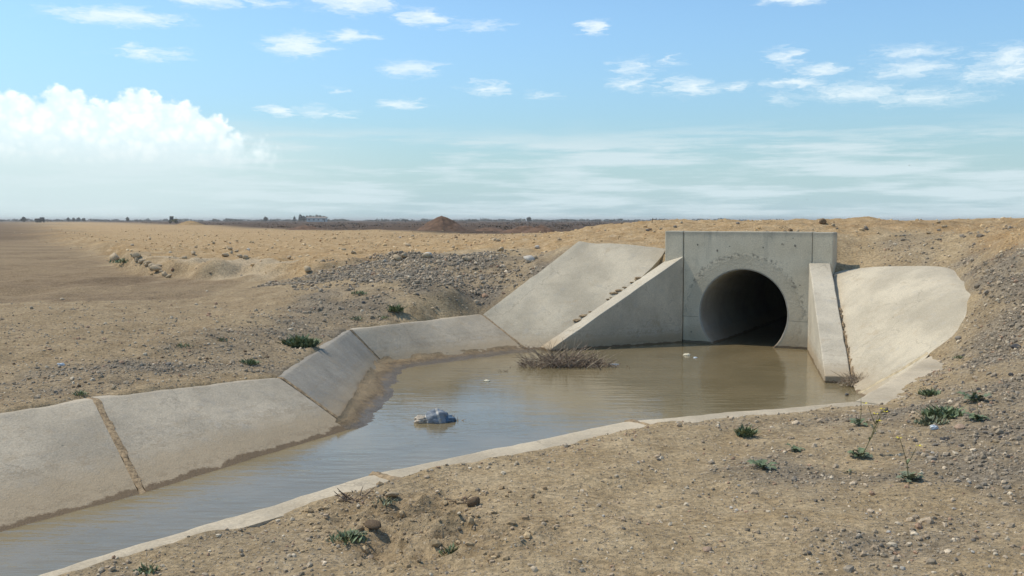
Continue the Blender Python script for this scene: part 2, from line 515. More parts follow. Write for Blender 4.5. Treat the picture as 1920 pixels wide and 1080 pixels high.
def ground_mat():
    m, t, bs = new_mat('ground_soil')
    p = t.n('ShaderNodeNewGeometry').outputs['Position']
    A = lambda n: t.n('ShaderNodeAttribute', attribute_name=n).outputs['Fac']
    big = t.noise(p, 0.55, 5.0, 0.6)
    med = t.noise(p, 3.2, 6.0, 0.65)
    fine = t.noise(p, 26.0, 5.0, 0.7)
    vfine = t.noise(p, 120.0, 3.0, 0.7)
    sand = t.mix(t.ss(med, 0.3, 0.7), (0.375, 0.268, 0.145), (0.525, 0.395, 0.232))
    sand = t.mix(t.m('MULTIPLY', t.ss(big, 0.45, 0.7), 0.5), sand, (0.36, 0.265, 0.15))
    yel = t.mix(t.ss(med, 0.35, 0.68), (0.42, 0.27, 0.125), (0.56, 0.40, 0.22))
    yel = t.mix(t.m('MULTIPLY', t.ss(t.noise(p, 0.16, 5.0, 0.65), 0.48, 0.66), 0.45), yel, (0.36, 0.235, 0.12))
    brown = t.mix(t.ss(med, 0.3, 0.7), (0.235, 0.163, 0.094), (0.32, 0.23, 0.135))
    bst = t.ss(t.noise(t.mapv(p, (0.07, 0.32, 0.1)), 1.0, 6.0, 0.62), 0.42, 0.64)
    brown = t.mix(t.m('MULTIPLY', bst, 0.6), brown, (0.37, 0.27, 0.155))
    field = t.mix(t.ss(t.noise(t.mapv(p, (0.02, 0.09, 0.1)), 1.0, 6.0, 0.65), 0.36, 0.66), (0.07, 0.046, 0.028), (0.15, 0.095, 0.058))
    grav = t.mix(t.ss(med, 0.3, 0.7), (0.165, 0.138, 0.104), (0.26, 0.218, 0.165))
    c = t.mix(A('brown'), sand, brown)
    c = t.mix(A('yellow'), c, yel)
    c = t.mix(A('field'), c, field)
    c = t.mix(t.m('MULTIPLY', A('gravel'), 0.85), c, grav)
    c = t.mix(t.m('MULTIPLY', A('pale'), 0.95), c, (0.53, 0.41, 0.26))
    c = t.mix(t.m('MULTIPLY', A('damp'), 0.75), c, (0.15, 0.10, 0.06))
    # grit: tiny stones embedded in the soil
    v1 = t.vor(p, 46.0)
    hue = t.n('ShaderNodeSeparateColor', {0: v1.outputs['Color']})
    stone = t.m('MULTIPLY', t.ss(v1.outputs['Distance'], 0.46, 0.32), t.ss(hue.outputs[0], 0.42, 0.46))
    near = t.ss(t.n('ShaderNodeNewGeometry').outputs['Position'], 0, 1) if False else None
    stc = t.mix(hue.outputs[1], (0.20, 0.175, 0.145), (0.50, 0.42, 0.31))
    amt = t.m('ADD', 0.42, t.m('MULTIPLY', A('gravel'), 0.5))
    amt = t.m('MULTIPLY', amt, A('close'))
    c = t.mix(t.m('MULTIPLY', stone, amt), c, stc)
    # coarser clods and stones farther off
    v2 = t.vor(t.mapv(p, (1, 1, 0.2)), 2.6)
    hue2 = t.n('ShaderNodeSeparateColor', {0: v2.outputs['Color']})
    st2 = t.m('MULTIPLY', t.ss(v2.outputs['Distance'], 0.36, 0.22), t.ss(hue2.outputs[0], 0.74, 0.78))
    st2 = t.m('MULTIPLY', st2, A('yellow'))
    c = t.mix(t.m('MULTIPLY', st2, 0.55), c, t.mix(hue2.outputs[1], (0.34, 0.225, 0.115), (0.66, 0.52, 0.34)))
    sp = t.ss(fine, 0.28, 0.74, 0.62, 1.3)
    c = t.mix(1.0, c, t.n('ShaderNodeCombineColor', {0: sp, 1: sp, 2: sp}).outputs[0], 'MULTIPLY')
    t.put(bs.inputs['Base Color'], c)
    bs.inputs['Roughness'].default_value = 0.96
    bs.inputs['Specular IOR Level'].default_value = 0.1
    b1 = bump(t, bs, t.noise(p, 9.0, 6.0, 0.7), 0.045, 0.85)
    b2 = bump(t, bs, fine, 0.02, 0.9, b1)
    b3 = bump(t, bs, stone, 0.008, 0.8, b2)
    bump(t, bs, vfine, 0.004, 0.8, b3)
    return m


M_GROUND = ground_mat()
M_PEB = attr_mat('pebble_stone', 'col', 0.85, 70.0, 0.25, 0.002, 0.22)


def water_mat():
    m, t, bs = new_mat('muddy_water')
    p = t.n('ShaderNodeNewGeometry').outputs['Position']
    n1 = t.noise(p, 0.8, 4.0, 0.6)
    c = t.mix(t.ss(n1, 0.35, 0.65), (0.19, 0.150, 0.080), (0.23, 0.180, 0.098))
    t.put(bs.inputs['Base Color'], c)
    bs.inputs['Roughness'].default_value = 0.07
    bs.inputs['IOR'].default_value = 1.333
    bs.inputs['Specular IOR Level'].default_value = 0.46
    # ripples drawn along the slow current towards the canal
    a = math.radians(28.5)
    mp = t.n('ShaderNodeMapping', {'Vector': p, 'Rotation': (0, 0, a), 'Scale': (0.9, 3.4, 1)}).outputs[0]
    calm = t.ss(t.noise(p, 0.45, 3.0), 0.35, 0.62, 0.25, 1.0)
    r1 = t.m('MULTIPLY', t.noise(mp, 2.2, 3.0, 0.5), calm)
    b1 = bump(t, bs, r1, 0.016, 0.5)
    bump(t, bs, t.noise(t.mapv(p, (1, 1.8, 1)), 16.0, 3.0, 0.55), 0.0022, 0.5, b1)
    return m


M_WATER = water_mat()

# ------------------------------------------------------------------ key points of the works
AX = math.radians(28.5)
v = np.array([math.sin(AX), math.cos(AX), 0.0])       # into the pipe
u = np.array([math.cos(AX), -math.sin(AX), 0.0])      # along the headwall, to the right
UP = np.array([0, 0, 1.0])
H0 = G(1280, 641.5, 0)


def s_at(px, z=1.2):
    lo, hi = -6.0, 8.0
    for _ in range(50):
        mid = (lo + hi) / 2
        if to_px(H0 + mid * u + z * UP)[0] < px: lo = mid
        else: hi = mid
    return (lo + hi) / 2


S_L0, S_L1, S_R0, S_R1 = s_at(1247, 1.8), 0.0, s_at(1523, 1.8), s_at(1562, 1.8)
HW_TOP, HW_T = 2.0, 0.36
s_c = s_at(1393, 0.6)
PC = H0 + s_c * u + 0.563 * UP
PR = 0.765

# wing walls: foot line of the face towards the water, thickness away from it
LW0, LW1 = H0.copy(), G(1033, 659, 0)
RW0, RW1 = G(1514, 657, 0), G(1546, 718, 0)


def perp_left(a, b):
    d = b - a; d = d / np.linalg.norm(d)
    return np.array([-d[1], d[0], 0.0])


LWn = -perp_left(LW0, LW1)         # direction from the water face to the back
RWn = perp_left(RW0, RW1)
WT = 0.34
LWz = (1.55, 0.04)
RWz = (1.48, 0.10)

# rims of the canal lining
L = [G(0, 780, .55) + 10.0 * np.array([-.57, -.82, 0]), G(0, 780, .55) + 1.9 * np.array([-.57, -.82, 0]), G(180, 748, .56), G(530, 708, .47), G(658, 618, .545), G(905, 590, .53)]
LWL = [None, G(0, 1003, 0) + 1.9 * np.array([-.57, -.82, 0]), G(268, 925, 0), G(662, 803, 0), G(724, 688, 0), G(990, 656, 0)]
LWL[0] = LWL[1] + (L[0] - L[1]) * np.array([1, 1, 0])
E2, E2b, E3 = G(1085, 455, 1.765), G(1160, 455, 1.76), G(1247, 465, 1.68)
Nn = [None, G(60, 1080, .50), G(700, 888, .50), G(1180, 788, .50), G(1602, 752, .48), G(1745, 666, .57)]
Nn[0] = Nn[1] + 9.0 * np.array([-.585, -.81, 0])
R1 = H0 + S_R1 * u + HW_T * v + 1.335 * UP
R2, R3, R4, R5 = G(1798, 501, 1.5), G(1828, 543, 1.28), G(1806, 610, .9), Nn[5]


def catmull(P, n):
    P = [2 * P[0] - P[1]] + list(P) + [2 * P[-1] - P[-2]]
    out = []
    for i in range(1, len(P) - 2):
        for k in range(n):
            t = k / n
            a, b, c, d = P[i - 1], P[i], P[i + 1], P[i + 2]
            out.append(.5 * (2 * b + (c - a) * t + (2 * a - 5 * b + 4 * c - d) * t * t + (3 * b - a - 3 * c + d) * t ** 3))
    return out + [P[-2]]


REDGE = catmull([R2, R3, R4, R5], 7)
VR = G(1610, 742, .02)
N_BERM = [0.16, 0.16, 0.30, 0.30, 0.36, 0.34]
L_BERM = 0.13


def out_dir(a, b, side):
    d = (b - a)[:2]; d = d / np.linalg.norm(d)
    return np.array([-d[1], d[0], 0.0]) * side


def offset_line(P, widths, side):
    Q = []
    for i in range(len(P)):
        n = np.zeros(3)
        if i > 0: n += out_dir(P[i - 1], P[i], side)
        if i < len(P) - 1: n += out_dir(P[i], P[i + 1], side)
        n /= np.linalg.norm(n)
        Q.append(P[i] + n * widths[i])
    return Q


LO = offset_line(L, [L_BERM] * len(L), 1)
NO = offset_line(Nn, N_BERM, -1)
# outline of everything that is paved: terrain stops under its edge
HBL = H0 + S_L0 * u + HW_T * v
HBR = H0 + S_R1 * u + HW_T * v
OUT = LO[:-1] + [L[5] + np.array([-.06, .1, 0]), E2, E2b, H0 + (S_L0 - .03) * u + (HW_T - .03) * v, HBR - .05 * v, R1 + .02 * u] + REDGE[:-1] + [R5 + np.array([.1, .0, 0])] + NO[::-1][1:]
OUT2 = [(q[0], q[1]) for q in OUT]

# ------------------------------------------------------------------ terrain
ctrl = []
def C(px, py, z): ctrl.append(G(px, py, z))
def W(x, y, z): ctrl.append(np.array([x, y, z], float))

def along(P, zadd, n=6):
    for a, b in zip(P[:-1], P[1:]):
        for k in range(n):
            q = a + (b - a) * k / n
            ctrl.append(np.array([q[0], q[1], q[2] + zadd]))

along(LO, 0.015)
along([L[5] + np.array([-.06, .1, 0]), E2, E2b, H0 + (S_L0 - .03) * u + (HW_T - .03) * v + 1.57 * UP], -.012, 8)
along([R1, R2], -.03, 8)
along(REDGE, -.004, 1)
along(NO, 0.012)
for s in np.linspace(S_L0, S_R1, 5): ctrl.append(H0 + s * u + HW_T * v + UP * (1.93 if S_L0 + .1 < s < S_R1 - .1 else 1.57))
for a in ((0, 700, .62), (0, 640, .66), (0, 560, .66), (200, 560, .68), (200, 640, .68), (250, 700, .63), (400, 640, .68), (400, 575, .72),
          (500, 600, .72), (500, 530, .85), (600, 514, 1.0), (600, 570, .78), (700, 495, 1.15), (780, 570, .8), (780, 530, 1.08), (850, 481, 1.35),
          (850, 540, 1.0), (930, 483, 1.4), (1000, 487, 1.42), (960, 518, 1.06), (1050, 464, 1.60), (300, 530, .66), (100, 500, .58), (0, 450, .55), (0, 425, .6),
          (850, 460, 1.2), (700, 452, 1.1), (500, 470, .95), (350, 480, .85), (1000, 447, 1.5), (1100, 432, 1.9), (1150, 419, 2.09),
          (1000, 438, 1.2), (700, 431, 1.1), (400, 422, 1.0), (200, 416.6, .9),
          (1180, 422, 2.05), (1250, 419.5, 2.09), (1250, 415, 2.16), (1400, 415.5, 2.155), (1560, 416, 2.15), (1650, 418, 2.12),
          (1700, 470, 1.70), (1700, 430, 1.98), (1780, 470, 1.72), (1780, 421, 2.12), (1850, 440, 1.97), (1920, 427, 2.09), (1920, 470, 1.8),
          (1920, 500, 1.6), (1850, 540, 1.36), (1870, 600, 1.05), (1920, 600, 1.1), (1920, 700, .85), (1850, 680, .8), (1760, 715, .66), (1700, 748, .58),
          (960, 1080, .62), (1500, 1080, .64), (1900, 1080, .7), (1300, 950, .6), (1500, 850, .57), (1750, 850, .66), (960, 950, .585), (400, 1075, .56),
          (1200, 850, .55), (1900, 850, .74)):
    C(*a)
for a in ((0, 0, .65), (5, -5, .65), (-3, -6, .6), (6, 3, .8), (9, 6, 1.0), (9.5, 9.5, 1.6), (8, 11.5, 1.75), (12, 10, 2.05), (14, 12, 2.1), (20, 8, 2.1), (14, 4, 1.0), (25, -10, 1.0),
          (-10, 5, .65), (-15, 10, .6), (-9, -2, .65), (-20, -10, .6), (-30, 20, .55), (8.5, 17.5, 2.13), (9, 24, 2.16), (15, 18, 2.16), (18, 26, 2.15), (30, 12, 2.15), (14, 30, 2.17),
          (16, 40, 1.2), (30, 45, .7), (60, 60, .6), (0, 60, 1.1), (6, 33, 2.15), (10, 48, 1.2), (60, 10, 1.5), (-60, 40, .55), (-100, 120, .5), (0, 150, .6), (100, 150, .5), (-60, 250, .6),
          (0, 500, .5), (-400, 500, .5), (400, 400, .5), (0, 1500, .5), (1500, 1500, .5), (-1500, 1500, .5), (0, 4000, .5), (3000, 0, .5), (-3000, 0, .5), (0, -300, .6), (300, -300, .6), (-300, -300, .6)):
    W(*a)
ctrl = np.array(ctrl)


def warp(x, y):
    return np.arcsinh(np.asarray(x) / 8.0) * 8.0, np.arcsinh((np.asarray(y) - 12.0) / 8.0) * 8.0


cx_, cy_ = warp(ctrl[:, 0], ctrl[:, 1])
EPS2 = 0.15 ** 2
_K = np.sqrt((cx_[:, None] - cx_[None]) ** 2 + (cy_[:, None] - cy_[None]) ** 2 + EPS2)
_n = len(ctrl)
_A = np.zeros((_n + 1, _n + 1))
_A[:_n, :_n] = _K - np.eye(_n) * 0.03
_A[:_n, _n] = 1; _A[_n, :_n] = 1
_sol = np.linalg.solve(_A, np.append(ctrl[:, 2], 0))


def rbf(x, y):
    wx, wy = warp(x, y)
    out = np.full(wx.shape, _sol[_n], np.float32)
    wx = wx.astype(np.float32); wy = wy.astype(np.float32)
    for i in range(_n):
        out += np.float32(_sol[i]) * np.sqrt((wx - np.float32(cx_[i])) ** 2 + (wy - np.float32(cy_[i])) ** 2 + np.float32(EPS2))
    return out.astype(float)


def polyP(pts):
    return [(G(*q)[0], G(*q)[1]) if len(q) == 3 else q for q in pts]


FILL_EDGE = [(62, 419.5, .6), (95, 437, .6), (130, 455, .6), (175, 470, .6), (215, 489, .6), (300, 523, .62), (380, 529, .65), (480, 528, .7)]
YEL = polyP(FILL_EDGE + [(560, 520, .95), (700, 494, 1.15), (850, 478, 1.35), (960, 476, 1.42), (1050, 461, 1.68)]) + \
      [(E2[0], E2[1]), (E3[0], E3[1]), (HBR[0], HBR[1])] + \
      polyP([(1600, 492, 1.45), (1650, 462, 1.72), (1720, 455, 1.8), (1800, 462, 1.76), (1860, 490, 1.62), (1920, 480, 1.72)]) + [(9.5, 11.5), (16, 9), (40, 0), (60, 20), (40, 34), (16, 42)] + \
      polyP([(1130, 423, 1.95), (1000, 437.5, 1.2), (700, 430.5, 1.1), (400, 421.5, 1.0), (200, 416.2, .9), (100, 414.2, .85)])
GRV1 = polyP([(430, 548, .8), (560, 518, .95), (700, 490, 1.17), (850, 478, 1.36), (1020, 482, 1.45), (1060, 470, 1.66), (985, 525, 1.1), (908, 588, .55), (820, 588, .58), (745, 565, .82), (660, 545, .88), (560, 545, .82)])
GRV2 = polyP([(1600, 503, 1.38), (1640, 480, 1.6), (1700, 450, 1.85), (1780, 425, 2.1), (1830, 440, 1.97), (1840, 480, 1.7), (1920, 500, 1.6)]) + [(9.5, 10), (9, 5), (4.6, 3.0)] + \
       polyP([(1650, 1000, .64), (1720, 880, .66), (1700, 760, .6), (1760, 690, .66), (1812, 620, .92), (1826, 550, 1.28), (1785, 500, 1.5), (1690, 502, 1.42)])
BROWN = polyP([(0, 413.8, .55), (60, 419, .55), (120, 452, .58), (215, 490, .6), (300, 524, .62), (480, 530, .72), (400, 560, .7), (200, 572, .68), (0, 575, .66)]) + [(-30, 14), (-90, 40), (-500, 300)]
PALE = polyP([(300, 500, .85), (420, 497, .9), (520, 500, .95), (540, 515, .95), (470, 526, .8), (380, 526, .72), (310, 514, .7)])
GRV3 = polyP([(0, 690, .63), (300, 660, .68), (520, 590, .72), (640, 545, .85), (790, 545, .95), (760, 598, .56), (640, 612, .56), (520, 700, .5), (180, 738, .57), (0, 765, .57)])
DIST = polyP([(560, 1010, .58), (640, 905, .56), (760, 910, .56), (980, 935, .58), (1010, 1000, .6), (880, 1050, .6), (650, 1060, .6)])


def dist_line(P, x, y):
    d2 = np.full(np.shape(x), 1e18)
    for (x0, y0), (x1, y1) in zip(P[:-1], P[1:]):
        ex, ey = x1 - x0, y1 - y0
        t = np.clip(((x - x0) * ex + (y - y0) * ey) / (ex * ex + ey * ey), 0, 1)
        d2 = np.minimum(d2, (x - x0 - t * ex) ** 2 + (y - y0 - t * ey) ** 2)
    return np.sqrt(d2)


def masks(x, y):
    wob = fbm(x * .9, y * .9, 4, 5) * 1.0
    far = np.sqrt(x * x + (y - 10) ** 2)
    sc = np.clip(far / 18.0, 0.25, 40)
    yel = sstep(sdf(YEL, x, y) + wob * 1.1 * sc, -.35 * sc, .5 * sc)
    g1 = sstep(sdf(GRV1, x, y) + wob * 1.0, -.3, .45)
    g2 = sstep(sdf(GRV2, x, y) + wob * 1.1, -.35, .5)
    near_g = sstep(fbm(x * .8 + 40, y * .8, 4, 23) + .25 * sstep(x, -.5, 3.0) - .10, .05, .45) * sstep(y, 10, 8) * .75
    grav = np.maximum(np.maximum(g1, g2), near_g)
    g3 = sstep(sdf(GRV3, x, y) + wob * .9, -.3, .5) * .85
    grav = np.maximum(grav, g3)
    gb = sstep(fbm(x * 1.1, y * 1.1, 4, 77), -.22, .22)
    grav = grav * (0.35 + 0.65 * gb)
    brown = sstep(sdf(BROWN, x, y) + wob * sc, -.4 * sc, .6 * sc)
    left = sstep(x, -1.5, -4.5) * sstep(y, 3, 8) * .4
    brown = np.maximum(brown, left)
    field = sstep(y + wob * 3, 60, 95) * (1 - sstep(sdf(YEL, x, y) + wob * 1.5, -4, 4))
    field = np.where(sdf(BROWN, x, y) > -3, field * .55, field)
    pale = sstep(sdf(PALE, x, y) + wob * 2.2, -.6, 1.0)
    dist = sstep(sdf(DIST, x, y) + wob * .6, -.25, .3)
    dist = np.maximum(dist, 1.6 * np.exp(-(dist_line(RIDGE, x, y) / .9) ** 2) * sstep(y, 18, 22) * sstep(fbm(x * .5, y * .5, 3, 48), -.3, .2))
    return yel, grav, brown, field, pale, dist


EDGE2 = polyP(FILL_EDGE)
RIDGE = polyP([(-80, 528, .62), (0, 527, .62), (90, 529, .62), (170, 532, .62), (240, 530, .62), (300, 524, .62), (400, 528, .66), (490, 530, .72)])


def dist_line(P, x, y):
    d2 = np.full(np.shape(x), 1e18)
    for (x0, y0), (x1, y1) in zip(P[:-1], P[1:]):
        ex, ey = x1 - x0, y1 - y0
        t = np.clip(((x - x0) * ex + (y - y0) * ey) / (ex * ex + ey * ey), 0, 1)
        d2 = np.minimum(d2, (x - x0 - t * ex) ** 2 + (y - y0 - t * ey) ** 2)
    return np.sqrt(d2)


def height(x, y, parts=False):
    x = np.asarray(x, float); y = np.asarray(y, float)
    far = np.sqrt(x * x + (y - 12) ** 2)
    z = rbf(x, y)
    d = np.full(x.shape, -50.0)
    box = (x > -13) & (x < 9.5) & (y > -9) & (y < 21)
    d[box] = sdf(OUT2, x[box], y[box])
    yel, grav, brown, field, pale, dist = masks(x, y)
    away = sstep(-d, 0.0, 0.5)
    nearf = sstep(far, 60, 18)
    z += nearf * (.35 + .65 * away) * (fbm(x * 1.4, y * 1.4, 3, 1) * .055 + fbm(x * 5.5, y * 5.5, 3, 2) * (.016 + .022 * grav))
    z += sstep(far, 60, 20) * sstep(-d, .3, 1.6) * sstep(x, .5, -2.0) * fbm(x * .55, y * .55, 3, 71) * .13
    # broken, trampled soil
    rid = 0.5 - np.abs(fbm(x * 3.2, y * 3.2, 4, 31))
    z += np.minimum(dist, 1) * sstep(y, 18, 15) * away * ((rid - .36) * .22 + fbm(x * 9, y * 9, 3, 33) * .065)
    # lumpy fill
    z += yel * sstep(far, 150, 50) * (fbm(x * .8, y * .8, 4, 8) * .10 + fbm(x * 2.6, y * 2.6, 3, 9) * .07) * sstep(-d, .2, 1.5)
    z += sstep(far, 700, 100) * sstep(far, 18, 50) * fbm(x * .12, y * .12, 4, 14) * .14
    # the toe of the fill stands up as a little broken scarp
    yd = sdf(YEL, x, y)
    toe = np.exp(-(dist_line(EDGE2, x, y) / 3.5) ** 2) * sstep(y, 20, 24)
    wob = fbm(x * .5, y * .5, 3, 41)
    z += toe * sstep(yd + wob * 1.2, -.25, .25) * (.30 + wob * .24)
    rl = dist_line(RIDGE, x, y)
    z += np.exp(-(rl / .55) ** 2) * (.07 + .14 * fbm(x * .7, y * .7, 3, 47)) * sstep(y, 18, 22)
    # wheel ruts of the track beyond the left bank
    z -= .03 * np.exp(-((y - 19.5 + .25 * x) / .5) ** 2) * sstep(x, -3, -5) * sstep(y, 14, 17)
    # dirt laps unevenly on to the concrete, then dives under it
    spill = (fbm(x * 3.1, y * 3.1, 4, 51) * .05 + .006) * (.22 + .78 * np.maximum(sstep(z, .95, .65), sstep(x, 4.3, 4.9)))
    edge = sstep(d, -.35, 0) * sstep(d, .5, .0)
    z += spill * edge
    z -= sstep(d, .02, .17) * .10 + sstep(d, .12, .4) * .5
    if parts:
        return z, d, yel, grav, brown, field, pale, dist
    return z


def axis(lo, hi, step, far_lo, far_hi, g, g1=1.022, r1=24.0):
    core = list(np.arange(lo, hi, step))
    a, st = hi, step
    out = []
    while a < far_hi:
        out.append(a); st *= (g1 if a - hi < r1 else g); a += st
    out.append(far_hi)
    b, st = lo, step
    pre = []
    while b > far_lo:
        st *= (g1 if lo - b < r1 * .5 else g); b -= st; pre.append(b)
    return np.array(pre[::-1] + core + out)


gx = axis(-6.4, 8.2, .04, -5000, 5000, 1.08)
gy = axis(3.4, 20.4, .04, -400, 6000, 1.07)
GX, GY = np.meshgrid(gx, gy)
Z, Dd, my, mg, mb, mf, mp_, md = height(GX.ravel(), GY.ravel(), True)
V = np.stack([GX.ravel(), GY.ravel(), Z], 1)
nx, ny = len(gx), len(gy)
idx = np.arange(nx * ny).reshape(ny, nx)
Q = np.stack([idx[:-1, :-1], idx[:-1, 1:], idx[1:, 1:], idx[1:, :-1]], -1).reshape(-1, 4)
keep = ~np.all(Dd[Q] > 0.22, axis=1)
Q = Q[keep]
used = np.zeros(len(V), bool); used[Q.ravel()] = True
remap = np.cumsum(used) - 1
far_ = np.sqrt(V[:, 0] ** 2 + (V[:, 1] - 8) ** 2)
cols = {'yellow': my, 'gravel': mg, 'brown': mb, 'field': mf, 'pale': mp_, 'damp': md * .3, 'close': sstep(far_, 22, 12)}
ground = fast_mesh('ground', V[used], remap[Q], M_GROUND, True, {k: a[used] for k, a in cols.items()})
tag(ground, 'bare sandy construction ground with yellow fill and gravel', None, None, 'structure')


# ------------------------------------------------------------------ canal lining
def patch(name, rows, mat, parent, thick=0.12, rough=0.006, seed=0):
    """rows: list of polylines (same length) of np points -> solid slab with a slightly uneven face"""
    R = np.array(rows)
    nv, nu = R.shape[:2]
    X, Y = R[..., 0], R[..., 1]
    # normals
    du = np.gradient(R, axis=1); dv = np.gradient(R, axis=0)
    nrm = np.cross(du, dv); nrm /= (np.linalg.norm(nrm, axis=2, keepdims=True) + 1e-9)
    if nrm[..., 2].mean() < 0: nrm = -nrm
    disp = fbm(X * 2.2 + R[..., 2], Y * 2.2, 3, seed) * rough * 2 + fbm(X * 11, Y * 11 + R[..., 2] * 9, 3, seed + 3) * rough
    T = R + nrm * disp[..., None]
    Bt = R - nrm * thick
    Vv = np.concatenate([T.reshape(-1, 3), Bt.reshape(-1, 3)])
    n = nv * nu
    fs = []
    for j in range(nv - 1):
        for i in range(nu - 1):
            a, b, c, d = j * nu + i, j * nu + i + 1, (j + 1) * nu + i + 1, (j + 1) * nu + i
            fs.append((a, b, c, d)); fs.append((n + d, n + c, n + b, n + a))
    ring = [i for i in range(nu)] + [j * nu + nu - 1 for j in range(1, nv)] + [(nv - 1) * nu + i for i in range(nu - 2, -1, -1)] + [j * nu for j in range(nv - 2, 0, -1)]
    for a, b in zip(ring, ring[1:] + ring[:1]):
        fs.append((b, a, n + a, n + b))
    o = mesh_obj(name, Vv, fs, mat, None, True)
    bm = bmesh.new(); bm.from_mesh(o.data); bmesh.ops.recalc_face_normals(bm, faces=bm.faces); bm.to_mesh(o.data); bm.free()
    o.data.set_sharp_from_angle(angle=math.radians(50))
    return adopt(o, parent) if parent else o


def lerp(a, b, t): return a + (b - a) * t


lining = empty('canal_lining', G(530, 708, .47), 'cast concrete slab lining of the canal and the basin below the culvert', 'canal lining')


def lining_slab(rim_a, rim_b, toe_a, toe_b, berm_a, berm_b, mat, seed, gap=0.022, nu=34):
    d = np.linalg.norm(rim_b - rim_a)
    ts = np.linspace(gap / d, 1 - gap / d, nu)
    rows = []
    # berm, rounded arris, slope
    prof = [(0, 'o', 0), (0.45, 'o', 0), (0.88, 'o', 0), (1.0, 'o', -.006)]
    for k, _, dz in prof:
        rows.append([lerp(lerp(berm_a, berm_b, t), lerp(rim_a, rim_b, t), k) + dz * UP for t in ts])
    for k in (0.04, .10, .18, .27, .36, .46, .56, .66, .76, .86, .94, 1.0):
        rows.append([lerp(lerp(rim_a, rim_b, t), lerp(toe_a, toe_b, t), k) + (-.006 if k < .05 else -.004) * UP for t in ts])
    return patch('slab', rows, mat, lining, 0.11, 0.005, seed)


def toe_of(rim, wl):
    k = (rim[2] + .38) / max(.05, rim[2])
    return rim + (wl - rim) * k


for i in range(5):
    mat = M_SLABB if i == 3 else M_SLAB
    if i == 0:   # the long stretch running off beside the camera in two lengths
        mids = [(L[0] + L[1]) / 2, (LO[0] + LO[1]) / 2, (LWL[0] + LWL[1]) / 2]
        lining_slab(L[0], mids[0], toe_of(L[0], LWL[0]), toe_of(mids[0], mids[2]), LO[0], mids[1], mat, 90)
        lining_slab(mids[0], L[1], toe_of(mids[0], mids[2]), toe_of(L[1], LWL[1]), mids[1], LO[1], mat, 91)
        continue
    a, b = (i, i + 1)
    if i == 1:
        # one slab from beyond the frame to the joint
        pass
    lining_slab(L[a], L[b], toe_of(L[a], LWL[a]), toe_of(L[b], LWL[b]), LO[a], LO[b], mat, 10 + i, gap=0.03 if i != 1 else 0.03)

for i in range(5):
    a, b = Nn[i], Nn[i + 1]
    na = NO[i]; nb = NO[i + 1]
    inw = [(Nn[k] - NO[k]) for k in (i, i + 1)]
    inw = [q / np.linalg.norm(q[:2]) for q in inw]
    if i == 4:
        ta, tb = a + np.array([-.75, .62, -.85]), VR + np.array([-.05, 0, -.25])
        lining_slab(a, b, ta, tb, na, nb, M_RIM, 30 + i)
        continue
    ta, tb = [q + np.array([w[0], w[1], 0]) * 1.15 - UP * .88 for q, w in zip((a, b), inw)]
    if i == 3:
        tb = b + np.array([-.75, .62, -.85])
    lining_slab(a, b, ta, tb, na, nb, M_RIM, 30 + i)


def clump_strip(name, path, width, hgt, mat, parent, seed, nseg=60, sink=0.01):
    """uneven strip of soil lying in a joint"""
    path = np.array(path)
    seg = np.linalg.norm(np.diff(path, axis=0), axis=1); cum = np.concatenate([[0], np.cumsum(seg)])
    ts = np.linspace(0, cum[-1], nseg)
    P = np.stack([np.interp(ts, cum, path[:, k]) for k in range(3)], 1)
    tan = np.gradient(P, axis=0); tan /= np.linalg.norm(tan, axis=1, keepdims=True)
    side = np.cross(tan, UP); side /= np.linalg.norm(side, axis=1, keepdims=True)
    nrm = np.cross(side, tan)
    nrm[nrm[:, 2] < 0] *= -1
    Vv, fs = [], []
    ws = (-1, -.55, -.1, .3, .7, 1)
    for i in range(nseg):
        wloc = width * (0.65 + 1.1 * (vnoise(ts[i] * 7.0, seed, seed) + .5))
        for j, w in enumerate(ws):
            h = hgt * (1 - abs(w) ** 2) * (0.5 + 1.6 * (vnoise(ts[i] * 16, j * 2.3, seed + 1) + .5)) - sink
            Vv.append(P[i] + side[i] * w * wloc * (1 + .4 * vnoise(ts[i] * 22, j * 3.7, seed + 5)) + nrm[i] * h)
    m_ = len(ws)
    for i in range(nseg - 1):
        for j in range(m_ - 1):
            fs.append((i * m_ + j, i * m_ + j + 1, (i + 1) * m_ + j + 1, (i + 1) * m_ + j))
    o = mesh_obj(name, Vv, fs, mat)
    return adopt(o, parent)


for k, (i, w) in enumerate(((2, .024), (3, .017), (4, .018), (5, .028))):
    clump_strip('joint', [LO[i] if i < 5 else L[5], L[i], LWL[i] + .0 * UP, toe_of(L[i], LWL[i])], w, .005 if i > 2 else .004, M_JOINT, lining, 60 + k, 90, .004)
clump_strip('joint', [NO[2], Nn[2]], .05, .012, M_JOINT, lining, 71, 16, .004)
clump_strip('joint', [NO[3], Nn[3]], .035, .010, M_JOINT, lining, 72, 16, .004)
M_SILT = simple_mat('dried_silt', (0.45, 0.36, 0.225), 0.95, 0.25, 14, 0.006)
clump_strip('joint', [R5 + np.array([-.02, .03, .02]), lerp(R5, VR, .5) + .02 * UP, VR + .03 * UP], .045, .013, M_SILT, lining, 73, 70, .004)

